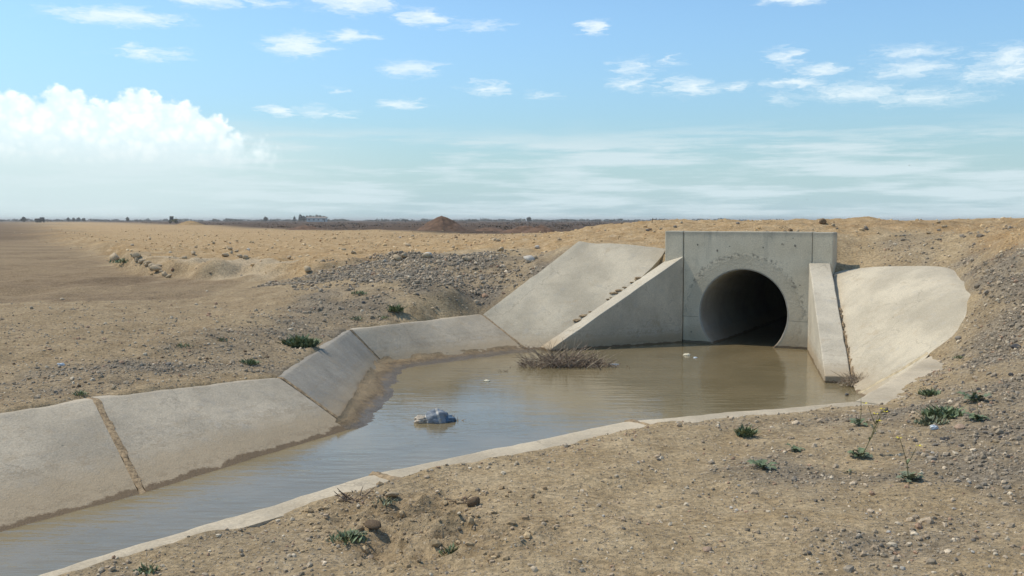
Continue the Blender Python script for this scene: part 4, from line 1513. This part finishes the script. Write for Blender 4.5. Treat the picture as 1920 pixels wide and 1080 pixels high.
def weed(px, py, size, label, nleaf=11, stem=0.0, lean=(0, 0), flowers=0, flat=.35, group=None, branches=0, pale=False):
    q = ground_hit(px, py)
    e = empty('weed', (q[0], q[1], float(height(np.array([q[0]]), np.array([q[1]]))[0])), label, 'weed', group)
    for i in range(nleaf):
        me = random.choice(LEAVES[3:] if pale else LEAVES)
        o = bpy.data.objects.new('leaf', me); COL.objects.link(o); o.parent = e
        a = i * 2.4 + random.uniform(-.4, .4)
        s = size * random.uniform(.65, 1.1)
        o.rotation_euler = Euler((random.uniform(-.4, .4), -random.uniform(0, flat * 2), a), 'XYZ')
        o.location = (random.uniform(-.2, .2) * size, random.uniform(-.2, .2) * size, .003)
        o.scale = (s, s, s)
    if stem:
        top = np.array([lean[0], lean[1], stem])
        P = [np.array([0, 0, 0]) + top * t + np.array([.04 * math.sin(t * 4), .02 * math.sin(t * 3), 0]) * stem for t in np.linspace(0, 1, 9)]
        mesh_obj('stem', *tube(P, .0036, .0016), M_STEM, e)
        tips = [P[-1]]
        for b in range(branches):
            st = P[3 + b % 5]
            dr = np.array([random.uniform(-.5, .7), random.uniform(-.4, .4), random.uniform(.5, 1)]) * stem * .5
            Pb = [st + dr * t + np.array([0, 0, .1 * stem * t * t]) for t in np.linspace(0, 1, 5)]
            mesh_obj('branch', *tube(Pb, .0035, .0015), M_STEM, e)
            tips.append(Pb[-1])
            lf = bpy.data.objects.new('leaf', random.choice(LEAVES)); COL.objects.link(lf); lf.parent = e
            lf.location = tuple(st); lf.scale = (.05,) * 3; lf.rotation_euler = (0, -.6, random.uniform(0, 6))
        for f in range(flowers):
            tp = tips[f % len(tips)] + np.array([random.uniform(-.03, .03), random.uniform(-.03, .03), random.uniform(-.02, .02)])
            Vv, fs = [], []
            for k in range(4):
                a = k * math.pi / 2 + f
                c, s = math.cos(a), math.sin(a)
                o_ = len(Vv); r = .016
                Vv += [tp, tp + np.array([c * r - s * r * .5, s * r + c * r * .5, .005]), tp + np.array([c * r * 1.4, s * r * 1.4, .008]), tp + np.array([c * r + s * r * .5, s * r - c * r * .5, .005])]
                fs.append((o_, o_ + 1, o_ + 2, o_ + 3))
            mesh_obj('flower', Vv, fs, M_FLOWER, e)
    return e


def bushy(px, py, w, h, label, n_=150, mat=M_LEAF, group=None):
    """low cushion of many small upright leaves"""
    q = ground_hit(px, py)
    z0 = float(height(np.array([q[0]]), np.array([q[1]]))[0])
    e = empty('weed', (q[0], q[1], z0), label, 'weed', group)
    Vv, fs = [], []
    for i in range(n_):
        a = random.uniform(0, 6.28); r = math.sqrt(random.random())
        bx_, by_ = math.cos(a) * r * w * .5, math.sin(a) * r * w * .4
        ln = h * .8 * random.uniform(.35, 1.2) * (1.1 - .6 * r)
        th = random.uniform(0, 6.28); lean = random.uniform(.2, 1.5)
        dx_, dy_ = math.cos(th) * lean * ln, math.sin(th) * lean * ln
        ww = h * .11
        px_, py_ = -math.sin(th) * ww, math.cos(th) * ww
        o_ = len(Vv)
        Vv += [(bx_, by_, 0), (bx_ + dx_ * .5 + px_, by_ + dy_ * .5 + py_, ln * .62), (bx_ + dx_, by_ + dy_, ln), (bx_ + dx_ * .5 - px_, by_ + dy_ * .5 - py_, ln * .58)]
        fs.append((o_, o_ + 1, o_ + 2, o_ + 3))
    mesh_obj('foliage', Vv, fs, mat, e)
    st = merge([tube([(0, 0, 0), (math.cos(k) * w * .2, math.sin(k) * w * .15, h * .5), (math.cos(k) * w * .3, math.sin(k) * w * .25, h * .8)], .004, .002, 4) for k in range(5)])
    mesh_obj('stem', *st, M_STEM, e)
    return e


weed(1430, 880, .10, 'flat lobed green rosette weed alone on the open sandy bank', 13)
weed(1488, 847, .075, 'small flat green weed between the lone rosette and the stemmed weed', 9)
weed(1614, 858, .095, 'green rosette weed with a branching leaning stem and yellow flowers', 14, .29, (.14, 0.05), 5, .3, None, 4)
weed(1610, 798, .10, 'green rosette weed with one upright stalk near the rim', 11, .22, (.02, 0), 0)
bushy(1398, 818, .13, .11, 'small bushy green weed just below the rim of the basin', 120)
weed(1703, 903, .10, 'grey green rosette weed with a tall thin bare stalk', 12, .26, (-.05, 0), 2, .3, None, 1, True)
weed(1591, 889, .04, 'tiny green seedling weed on the sandy bank', 6)
bushy(1743, 742, .20, .09, 'low spreading green weed at the top of the gravelly bank', 140)
weed(1826, 752, .14, 'dark green weed with one upright leaf on the gravelly bank', 13, .12, (-.02, 0), 0)
bushy(1772, 782, .34, .11, 'wide cushion of dark green weed above the white litter', 260)
bushy(1748, 796, .26, .075, 'pale grey green cushion weed in front of the dark one', 220, M_LEAF2)
weed(1832, 790, .11, 'sprawling green weed with a short dry stalk right of the cushions', 10, .16, (.0, 0), 0)
bushy(1800, 673, .16, .05, 'thin green weed among gravel below the grey rock', 60)
bushy(653, 1016, .20, .06, 'leafy green weed in the churned soil beside the rim', 110)
weed(668, 1014, .075, 'flat leaved green weed in the churned soil hollow', 9)
bushy(845, 1040, .13, .05, 'thin grassy green tuft on trampled sand', 60)
bushy(722, 948, .13, .05, 'dull olive weed under the tan stone', 60, M_LEAF2)
bushy(277, 1074, .11, .05, 'small green weed on the dirt beside the near canal rim', 70)
bushy(150, 742, .14, .06, 'low green weed at the top of the slab joint', 70)
bushy(468, 683, .22, .09, 'bright green cushion weed on the left bank', 150)
bushy(342, 650, .22, .06, 'thin green weed on the far side of the left bank', 70)
bushy(415, 640, .16, .06, 'faint grey green weed on the left bank', 50, M_LEAF2)
bushy(563, 650, .42, .20, 'large bushy green weed above the bluish slab', 420)
bushy(672, 552, .30, .09, 'dark green weed on the gravelly ridge slope', 80)
bushy(743, 584, .24, .16, 'upright green weed on the slope above the basin slab', 110)
bushy(716, 597, .24, .06, 'low green weed at the rim of the basin slab', 90)
bushy(668, 600, .22, .08, 'pale green weed near the corner of the basin slab', 60, M_LEAF2)
bushy(234, 496, .9, .22, 'green weed beside the big pale boulder', 110)


# drift of dead brush in the water
def brush(name, c, w, dpt, h, n_, label, mats, seed):
    e = empty(name, c, label, 'brushwood')
    r = random.Random(seed)
    groups = [[] for _ in mats]
    for i in range(n_):
        x = max(-.62, min(.62, r.gauss(0, .27))) * w; y = r.gauss(0, .22) * dpt
        env = max(.12, 1 - abs(1.75 * x / w) ** 2.2) * (.65 + .5 * (float(vnoise(np.array(x * 4.), np.array(0.), seed)) + .5))
        a = r.uniform(0, 6.28); ln = h * r.uniform(.4, 1.3) * env
        cur = r.uniform(-1.3, 1.3); a2 = r.uniform(0, 6.28)
        P = [np.array([x, y, -.02]) + np.array([math.cos(a) * ln * 1.1 * t + math.cos(a2) * cur * ln * t * t * .6, math.sin(a) * ln * .5 * t + math.sin(a2) * cur * ln * t * t * .4, ln * (1.0 * t - .4 * t * t * (1 + cur))]) for t in np.linspace(0, 1, 6)]
        groups[r.choices(range(len(mats)), (4, 1.3, 3))[0]].append(tube(P, r.uniform(.004, .008), .0022, 3))
    for nm, g, mt in zip(('twigs', 'straw', 'dark_twigs'), groups, mats):
        if g:
            o = mesh_obj(nm, *merge(g), mt, e); o['kind'] = 'stuff'
    for i in range(5 if w > 1 else 0):
        x = r.uniform(-.45, .45) * w; y = -.2 * dpt * r.random(); a = r.choice((-1, 1)) * r.uniform(.2, .9)
        P = [np.array([x + a * .35 * t, y, h * (.15 + 1.0 * t - 1.15 * t * t) * r.uniform(.9, 1.1)]) for t in np.linspace(0, 1, 9)]
        mesh_obj('stalk', *tube(P, .008, .004, 5), mats[1], e)
    return e


bc = G(1070, 690, 0)
brush('dead_brush', (bc[0] - .03, bc[1] + .22, 0), 1.5, .7, .30, 720, 'tangled drift of dead grey brown brush floating at the foot of the wing wall', (M_DRY, M_DRY2, M_DRY3), 5)
b2 = G(1612, 712, .08)
brush('dead_brush', (b2[0], b2[1], .04), .46, .36, .17, 460, 'small heap of dry brown roots caught behind the end of the right wing wall', (M_DRY2, M_DRY2, M_DRY), 6)
b3 = G(984, 650, .06)
brush('dead_brush', (b3[0], b3[1] - .02, .02), .17, .12, .11, 60, 'tuft of dry straw at the foot of the slab joint beside the apron', (M_DRY, M_DRY2, M_JOINT), 7)
b4 = G(945, 697, 0)
brush('dead_brush', (b4[0], b4[1], 0), .22, .06, .05, 16, 'few dark twigs poking out of the water left of the brush drift', (M_DRY3, M_DRY3, M_DRY3), 8)
for (px, py, w_, hh, lab) in ((664, 935, .17, .10, 'dry dead twiggy plant on churned soil at the rim joint'), (868, 942, .12, .06, 'small dry tuft on the churned soil')):
    q = ground_hit(px, py)
    brush('dead_plant', (q[0], q[1], q[2]), w_, w_, hh, 50, lab, (M_DRY3, M_DRY, M_DRY3), int(px))

# bits of straw and dead stalk blown over the banks
parts_ = []
xs, ys = samp_near(1500)
okk = (sdf(OUT2, xs, ys) < -.03) & (ys < 13)
xs, ys = xs[okk], ys[okk]
zs = height(xs, ys)
for x, y, z in zip(xs, ys, zs):
    a = random.uniform(0, 6.28); ln = random.uniform(.02, .09); b = random.uniform(-.4, .4)
    P = [np.array([x + math.cos(a + b * t) * ln * t, y + math.sin(a + b * t) * ln * t, z + .004 + .012 * math.sin(t * 3) * random.random()]) for t in (0, .35, .7, 1.0)]
    parts_.append(tube(P, .0019, .001, 3))
so_ = mesh_obj('dry_straw', *merge(parts_), M_DRY2)
tag(so_, 'bits of dry straw scattered over the banks', None, None, 'stuff')

# ------------------------------------------------------------------ sack and litter
M_SACKB = simple_mat('faded_blue_sack', (.24, .275, .31), .6, .35, 9, .006)
def sack_mat():
    m, t, bs = new_mat('striped_sack')
    ob = t.n('ShaderNodeTexCoord').outputs['Object']
    sp_ = t.n('ShaderNodeSeparateXYZ', {0: ob})
    xx = t.m('ADD', t.m('ADD', sp_.outputs[0], t.m('MULTIPLY', sp_.outputs[2], 0.35)), t.m('MULTIPLY', t.m('SUBTRACT', t.noise(ob, 9.0, 2.0), 0.5), 0.03))
    st = None
    for x0 in (-.085, .065):
        q = t.ss(t.m('ABSOLUTE', t.m('SUBTRACT', xx, x0)), 0.016, 0.010)
        st = q if st is None else t.m('MAXIMUM', st, q)
    c = t.mix(t.ss(t.noise(ob, 11.0, 4.0), .35, .65), (.17, .195, .22), (.27, .29, .31))
    c = t.mix(st, c, (.50, .47, .41))
    t.put(bs.inputs['Base Color'], c)
    bs.inputs['Roughness'].default_value = .6
    bump(t, bs, t.noise(ob, 22.0, 4.0), .012, .8)
    return m


M_SACKW = simple_mat('dirty_white_sack', (.44, .37, .28), .65, .25, 12, .005)
M_SACKD = simple_mat('blue_sack_print', (.085, .13, .18), .6, .25, 9, .003)
M_LIT = simple_mat('white_plastic', (.66, .70, .72), .4, .12, 20, .002)
M_FOAM = simple_mat('cream_foam', (.72, .64, .46), .8, .1, 30, .002)

sc_ = G(815, 792, 0)
sack = empty('plastic_sack', sc_, 'crumpled blue and white woven plastic sack half sunk in the water', 'sack', None, .12)


def lump(name, c, dims, mat, seed, parent, crease=.22, fn=None):
    bm = bmesh.new(); bmesh.ops.create_icosphere(bm, subdivisions=4, radius=1)
    for q in bm.verts:
        x, y, z = q.co
        f = 1 + crease * (float(fbm(np.array(x * 2.3 + seed), np.array(y * 2.3 + z * 2.9), 3, seed)) - abs(float(vnoise(np.array(x * 4 + z * 2), np.array(y * 4. - z * 3), seed + 2))) * .7)
        q.co = Vector((c[0] + x * dims[0] * f, c[1] + y * dims[1] * f, c[2] + z * dims[2] * f))
    me = bpy.data.meshes.new(name); bm.to_mesh(me); bm.free()
    me.polygons.foreach_set('use_smooth', [True] * len(me.polygons))
    me.materials.append(mat)
    o = bpy.data.objects.new(name, me); COL.objects.link(o); o.parent = parent
    return o


lump('sack_body', (0.015, .05, .015), (.155, .13, .115), sack_mat(), 4, sack, .28)
lump('sack_mouth', (-.14, .03, .02), (.085, .09, .055), M_SACKW, 5, sack, .38)
lump('sack_end', (.14, .05, .012), (.085, .09, .055), M_SACKD, 9, sack, .35)
brush('dead_brush', (sc_[0] + .22, sc_[1] + .1, 0), .13, .10, .07, 16, 'few thin twigs caught against the end of the sack', (M_DRY, M_DRY, M_DRY3), 12)


def floater(px, py, dims, mat, label, seed, cat='litter', name='litter', z=0.004):
    c = G(px, py, 0)
    e = bpy.data.objects.new(name, None)
    bpy.data.objects.remove(e)
    o = lump(name, (0, 0, 0), dims, mat, seed, None, .3)
    o.location = (c[0], c[1], z)
    tag(o, label, cat)
    return o


floater(1288, 666, (.065, .05, .028), M_FOAM, 'cream lump of foam floating in front of the pipe', 1)
floater(1304, 671, (.035, .03, .012), M_LIT, 'small bluish scrap floating beside the cream foam lump', 2)
floater(913, 715, (.042, .04, .018), M_FOAM, 'cream scrap floating alone on the dark reflection', 3)
floater(1151, 684, (.085, .03, .012), M_LIT, 'flat whitish scrap floating at the right end of the brush drift', 4)
floater(1060, 687, (.11, .03, .02), M_LIT, 'pale plastic strip lying in front of the brush drift', 5)
for (px, py, s, lab) in ((1752, 805, .035, 'crumpled scrap of white litter on the gravelly bank'), (115, 686, .04, 'tiny white scrap of litter on the left bank')):
    q = ground_hit(px, py)
    o = lump('litter', (0, 0, 0), (s * 1.1, s * .7, s * .55), M_LIT, int(px), None, .7)
    o.location = (q[0], q[1], q[2] + s * .25); o.rotation_euler = (0, .2, .7)
    tag(o, lab, 'litter')

# ------------------------------------------------------------------ far things
def mound(px, py, width, hgt, mat, label, seed, dist):
    c = D(px, py, dist)
    x0, y0 = c[0], c[1]
    nr, na = 22, 64
    Vv, fs = [(x0, y0, 0)], []
    zb = float(height(np.array([x0]), np.array([y0]))[0]) - .15
    Vv[0] = (x0, y0, zb + (hgt + .15) * .90)
    for i in range(1, nr + 1):
        t = i / nr
        for k in range(na):
            a = 2 * math.pi * k / na
            rr = width * .5 * t * (1 + .12 * float(vnoise(np.array(math.cos(a) * 2.), np.array(math.sin(a) * 2.), seed)))
            x, y = x0 + math.cos(a) * rr, y0 + math.sin(a) * rr
            z = zb + (hgt + .15) * (math.sqrt((1 - t) ** 2 + .0) - .10 * math.exp(-(t / .16) ** 2)) + .16 * float(fbm(np.array(x * 1.6), np.array(y * 1.6), 3, seed)) * math.sin(math.pi * t)
            Vv.append((x, y, z))
    for k in range(na):
        fs.append((0, 1 + k, 1 + (k + 1) % na))
    for i in range(nr - 1):
        for k in range(na):
            a = 1 + i * na + k; b = 1 + i * na + (k + 1) % na
            fs.append((a, a + na, b + na, b))
    o = mesh_obj('dirt_mound', Vv, fs, mat)
    tag(o, label, 'mound')
    return o


M_MOUND = simple_mat('red_brown_earth', (.155, .092, .056), .95, .3, 1.6, .1)
M_SPOIL = simple_mat('yellow_spoil', (.36, .235, .11), .95, .25, 1.6, .1)
mound(828, 430, 6.4, 1.95, M_MOUND, 'tall reddish brown earth cone standing on the skyline beyond the fill', 3, 118)
mound(572, 425, 7.0, .75, M_MOUND, 'low brown earth heap at the edge of the dark field', 4, 150)
mound(357, 416, 7.5, 1.25, M_SPOIL, 'low yellow spoil heap beside the distant working machine', 5, 240)
for (px, w_, h_, dd, lab) in ((985, 5.5, .75, 95, 'broken brown spoil heap at the left end of the road crest'), (1015, 4.0, .8, 80, 'small brown spoil ridge joining the yellow crest'), (920, 6.0, .5, 130, 'flat brown spoil heap right of the tall earth cone')):
    mound(px, 430, w_, h_, M_MOUND, lab, int(px), dd)

# far trees, each with a trunk and a crown of leaf clumps
M_FARLEAF = simple_mat('far_foliage', (.105, .09, .06), .9, .35, .4, 0)
M_FARLEAF2 = simple_mat('far_dark_foliage', (.045, .06, .042), .9, .35, .4, 0)
M_TRUNK = simple_mat('far_trunk', (.10, .075, .055), .9, .2, 1, 0)


def crown(cx, cy, cz, rx, rz, n_, seed, leaf):
    r = np.random.default_rng(seed)
    d = r.normal(size=(n_, 3)); d /= np.linalg.norm(d, axis=1, keepdims=True)
    rad = r.uniform(.35, 1.0, n_) ** .6 * (1 + .35 * np.array([float(vnoise(np.array(q[0] * 2.), np.array(q[2] * 2.), seed)) for q in d]))
    C_ = d * rad[:, None] * np.array([rx, rx, rz]) + np.array([cx, cy, cz])
    a = r.normal(size=(n_, 3)); a /= np.linalg.norm(a, axis=1, keepdims=True)
    b = np.cross(a, r.normal(size=(n_, 3))); b /= np.linalg.norm(b, axis=1, keepdims=True)
    s = (leaf * r.uniform(.6, 1.3, n_))[:, None]
    Vv = np.stack([C_ - a * s, C_ + b * s * .7, C_ + a * s, C_ - b * s * .7], 1).reshape(-1, 3)
    T = np.arange(n_ * 4).reshape(-1, 4)
    return Vv, T


def far_tree(px, top_py, wpx, dist, label, group=None, tall=False, seed=0):
    top = D(px, top_py, dist)
    z0 = float(height(np.array([top[0]]), np.array([dist]))[0])
    H = top[2] - z0
    e = empty('tree', (top[0], dist, z0), label, 'tree', group)
    rx = wpx / F * dist * .5
    Vv, T = crown(0, 0, H * (.58 if not tall else .55), rx, H * (.42 if not tall else .46), 170, seed, rx * .34)
    mesh_obj('crown', Vv, T, M_FARLEAF2 if tall else M_FARLEAF, e, False)
    mesh_obj('trunk', *tube([(0, 0, -.1), (.05 * rx, 0, H * .3), (0, 0, H * .7)], H * .035, H * .015, 6), M_TRUNK, e)
    return e


far_tree(44, 407, 9, 700, 'small rounded tree on the skyline left of the dusty machine', None, False, 1)
far_tree(239, 407, 6, 800, 'lone small tree on the skyline between the two machines', None, False, 2)
for k, px in enumerate((128, 138, 147, 157)):
    far_tree(px, 408 + (k % 2) * .7, 6, 850, 'one of the little trees in a row right of the dusty truck', 'row of little far trees', False, 10 + k)
far_tree(552, 405.5, 5, 760, 'slim dark tree left of the white farm building', None, True, 20)
for k, px in enumerate((563, 569, 576, 582, 588, 594, 600, 607)):
    far_tree(px, 402.5 + (k * 7 % 5) * .55, 7, 790, 'dark tree in the clump behind the white farm building', 'trees behind the farm building', k % 3 == 0, 30 + k)
far_tree(498, 406.5, 8, 800, 'low rounded tree left of the farm among the far hedge', None, False, 50)
far_tree(992, 407, 9, 900, 'lone rounded tree on the skyline right of the earth cone', None, False, 51)

# white farm building
fb = D(593, 409, 770)
fz = float(height(np.array([fb[0]]), np.array([770.0]))[0])
farm = empty('farm_building', (fb[0], 770, fz), 'long low white farm building in front of the dark far trees', 'building')
M_WHITE = simple_mat('farm_white', (.62, .60, .54), .8, .08, .5, 0)
M_ROOF = simple_mat('farm_roof', (.30, .24, .19), .85, .15, .5, 0)
M_WIN = simple_mat('farm_window', (.05, .06, .07), .4, .2, 1, 0)
mesh_obj('wall', *box(-7.5, 7.5, 0, 6, 0, 3.1), M_WHITE, farm, False)
mesh_obj('roof', [(-7.9, -.3, 3.1), (7.9, -.3, 3.1), (7.9, 6.3, 3.1), (-7.9, 6.3, 3.1), (-7.9, 3, 3.9), (7.9, 3, 3.9)], [(0, 1, 5, 4), (2, 3, 4, 5), (0, 4, 3), (1, 2, 5), (0, 3, 2, 1)], M_ROOF, farm, False)
for k in range(4):
    wn = mesh_obj('window', *box(-6.1 + k * 3.6, -4.9 + k * 3.6, -.05, .05, 1.0, 2.2), M_ROOF, farm, False)
    mesh_obj('pane', *box(-6 + k * 3.6, -5 + k * 3.6, -.09, -.06, 1.1, 2.1), M_WIN, wn, False)
mesh_obj('door', *box(6.0, 6.9, -.04, .05, 0, 2.2), M_WIN, farm, False)

# far belt of trees along the horizon
Vs, Ts, o_ = [], [], 0
for k in range(420):
    dist = random.uniform(950, 1500)
    x = random.uniform(-.62, .27) * dist
    hgt = random.uniform(1.0, 2.6) * dist / 1100 * (1.25 if random.random() < .15 else 1)
    w_ = random.uniform(6, 16)
    Vv, T = crown(x, dist, .5 + hgt * .5, w_ * .5, hgt * .55, 46, 500 + k, hgt * .35)
    Vs.append(Vv); Ts.append(T + o_); o_ += len(Vv)
wood = fast_mesh('far_woodland', np.concatenate(Vs), np.concatenate(Ts), M_FARLEAF, False)
tag(wood, 'thin grey green belt of trees along the horizon', None, None, 'stuff')
# dry scrub that roughens the dark field
Vs, Ts, o_ = [], [], 0
M_SCRUB = simple_mat('field_scrub', (.115, .078, .05), .95, .4, .15, 0)
for k in range(1500):
    dist = 95 * math.exp(random.random() * 2.2)
    x = random.uniform(-.44, .32) * dist
    if dist < 230 and x < -.35 * dist: continue
    if float(sdf(YEL, np.array([x]), np.array([dist]))[0]) > -3: continue
    hgt = random.uniform(.15, .5) * (dist / 200) ** .35
    Vv, T = crown(x, dist, .55 + hgt * .4, random.uniform(.5, 2.0) * (dist / 150) ** .5, hgt * .55, 16, 2000 + k, hgt * .4)
    Vs.append(Vv); Ts.append(T + o_); o_ += len(Vv)
scrub = fast_mesh('field_scrub', np.concatenate(Vs), np.concatenate(Ts), M_SCRUB, False)
tag(scrub, 'dry brown scrub covering the dark field', None, None, 'stuff')

# earth-moving machines at work far off
M_YEL = simple_mat('dusty_machine_paint', (.30, .20, .07), .7, .2, 2, 0)
M_DARK = simple_mat('dusty_dark_steel', (.06, .055, .05), .7, .3, 2, 0)
M_GLASS = simple_mat('cab_glass', (.05, .06, .065), .15, .1, 2, 0, .5)


def machine(px, py, dist, label, truck, rz):
    c = D(px, py, dist)
    z0 = float(height(np.array([c[0]]), np.array([dist]))[0])
    e = empty('earthmover' if not truck else 'dump_truck', (c[0], dist, z0), label, 'machine' if not truck else 'truck', None, rz)

    def wheel(x, y, r, w_):
        Vv, fs = [], []
        n_ = 18
        for yy in (y - w_ / 2, y + w_ / 2):
            for i in range(n_):
                a = 6.2832 * i / n_
                Vv.append((x + r * math.cos(a), yy, r + r * math.sin(a)))
        fs = [tuple(range(n_))[::-1], tuple(range(n_, 2 * n_))] + [(i, (i + 1) % n_, n_ + (i + 1) % n_, n_ + i) for i in range(n_)]
        wo = mesh_obj('wheel', Vv, fs, M_DARK, e, False)
        for sd in (-1, 1):
            yy = y + sd * (w_ / 2 + .02)
            mesh_obj('rim', [(x + r * .5 * math.cos(6.283 * i / 12), yy, r + r * .5 * math.sin(6.283 * i / 12)) for i in range(12)], [tuple(range(12))], M_YEL, wo, False)
    if truck:
        mesh_obj('chassis', *box(-2.6, 2.6, -.8, .8, .7, 1.0), M_DARK, e, False)
        mesh_obj('cab', [(1.3, -1, 1.0), (2.9, -1, 1.0), (2.9, 1, 1.0), (1.3, 1, 1.0), (1.3, -1, 2.9), (2.5, -1, 2.9), (2.5, 1, 2.9), (1.3, 1, 2.9)], [(0, 3, 2, 1), (4, 5, 6, 7), (0, 1, 5, 4), (1, 2, 6, 5), (2, 3, 7, 6), (3, 0, 4, 7)], M_DARK, e, False)
        mesh_obj('windscreen', [(2.88, -.85, 1.75), (2.88, .85, 1.75), (2.56, .85, 2.75), (2.56, -.85, 2.75)], [(0, 1, 2, 3)], M_GLASS, e, False)
        mesh_obj('tipper_body', [(-2.7, -1.1, 1.05), (1.1, -1.1, 1.05), (1.1, 1.1, 1.05), (-2.7, 1.1, 1.05), (-3.0, -1.25, 2.1), (1.15, -1.25, 2.3), (1.15, 1.25, 2.3), (-3.0, 1.25, 2.1)], [(0, 3, 2, 1), (4, 5, 6, 7), (0, 1, 5, 4), (1, 2, 6, 5), (2, 3, 7, 6), (3, 0, 4, 7)], M_DARK, e, False)
        for x in (-1.9, -.7, 2.0):
            for y in (-1, 1): wheel(x, y, .52, .32)
    else:
        mesh_obj('body', *box(-1.9, 1.3, -.75, .75, .75, 1.55), M_YEL, e, False)
        mesh_obj('engine_hood', *box(.2, 1.8, -.6, .6, 1.56, 1.95), M_YEL, e, False)
        mesh_obj('cab', *box(-1.5, .1, -.75, .75, 1.56, 2.9), M_GLASS, e, False)
        mesh_obj('cab_roof', *box(-1.6, .2, -.85, .85, 2.91, 3.05), M_YEL, e, False)
        mesh_obj('exhaust', *tube([(1.1, .3, 1.9), (1.1, .3, 2.8)], .06, .06, 8), M_DARK, e)
        mesh_obj('blade', [(2.3, -1.6, .1), (2.5, -1.6, 1.1), (2.5, 1.6, 1.1), (2.3, 1.6, .1), (2.4, -1.6, .1), (2.62, -1.6, 1.1), (2.62, 1.6, 1.1), (2.4, 1.6, .1)], [(0, 1, 2, 3), (7, 6, 5, 4), (0, 4, 5, 1), (1, 5, 6, 2), (2, 6, 7, 3), (3, 7, 4, 0)], M_YEL, e, False)
        mesh_obj('push_arm', *box(.2, 2.35, -1.15, -1.0, .45, .62), M_DARK, e, False)
        mesh_obj('push_arm', *box(.2, 2.35, 1.0, 1.15, .45, .62), M_DARK, e, False)
        for x in (-1.3, 1.2):
            for y in (-.95, .95): wheel(x, y, .62, .4)
    return e


machine(325, 413, 430, 'dusty earthmover working beside the yellow spoil heap far off', False, .3)
machine(75, 413, 560, 'dark dump truck raising dust on the far left skyline', True, 1.4)

# marker stick on the crest
q = ground_hit(1222, 419)
mk = mesh_obj('marker_stick', *tube([(0, 0, -.05), (.01, 0, .07), (.03, 0, .16)], .014, .010, 6), M_DRY3)
mk.location = (q[0], q[1], q[2])
tag(mk, 'short dark stick standing up on the earth crest', 'stick')


# two birds high over the crest
def bird(px, py, dist, span, label, rz):
    c = D(px, py, dist)
    e = empty('bird', c, label, 'bird', None, rz)
    Vv, fs = [], []
    body = [(-.5, .0), (-.35, .05), (-.1, .09), (.15, .09), (.3, .06), (.4, .055), (.5, .0)]
    n_ = 10
    for x, r in body:
        for i in range(n_):
            a = 6.2832 * i / n_
            Vv.append((x * span * .6, r * span * math.cos(a), r * span * math.sin(a)))
    for k in range(len(body) - 1):
        for i in range(n_):
            j = (i + 1) % n_
            fs.append((k * n_ + i, k * n_ + j, (k + 1) * n_ + j, (k + 1) * n_ + i))
    mesh_obj('body', Vv, fs, M_DARK, e)
    for s in (-1, 1):
        W_ = [(.10, 0, .03), (-.12, 0, .03), (.14, s * .28, .14), (-.10, s * .28, .14), (.02, s * .55, .08), (-.10, s * .50, .08)]
        top = [tuple(k * span for k in q) for q in W_]
        bot = [(a, b, c_ - .012 * span) for a, b, c_ in top]
        mesh_obj('wing', top + bot, [(0, 2, 3, 1), (2, 4, 5, 3), (6, 7, 9, 8), (8, 9, 11, 10), (0, 6, 8, 2), (2, 8, 10, 4), (4, 10, 11, 5), (1, 3, 9, 7), (3, 5, 11, 9)], M_DARK, e, False)
    return e


bird(1705, 310, 60, .16, 'small dark bird flying higher above the gravel slope', .6)
bird(1513, 374, 80, .12, 'tiny dark bird flying low above the headwall', 2.2)


# ------------------------------------------------------------------ dusty air over the plain
hm_ = bpy.data.materials.new('dusty_air')
hm_.use_nodes = True
ht = NT(hm_.node_tree)
ho = ht.n('ShaderNodeOutputMaterial')
hv = ht.n('ShaderNodeVolumePrincipled', {'Color': (0.92, 0.90, 0.85, 1.0), 'Density': 0.0003, 'Anisotropy': 0.2})
ht.nt.links.new(hv.outputs[0], ho.inputs['Volume'])
haze = mesh_obj('haze', *box(-5200, 5200, -450, 6200, -1.5, 9.0), hm_, None, False)
tag(haze, 'thin dusty haze over the plain', None, None, 'stuff')
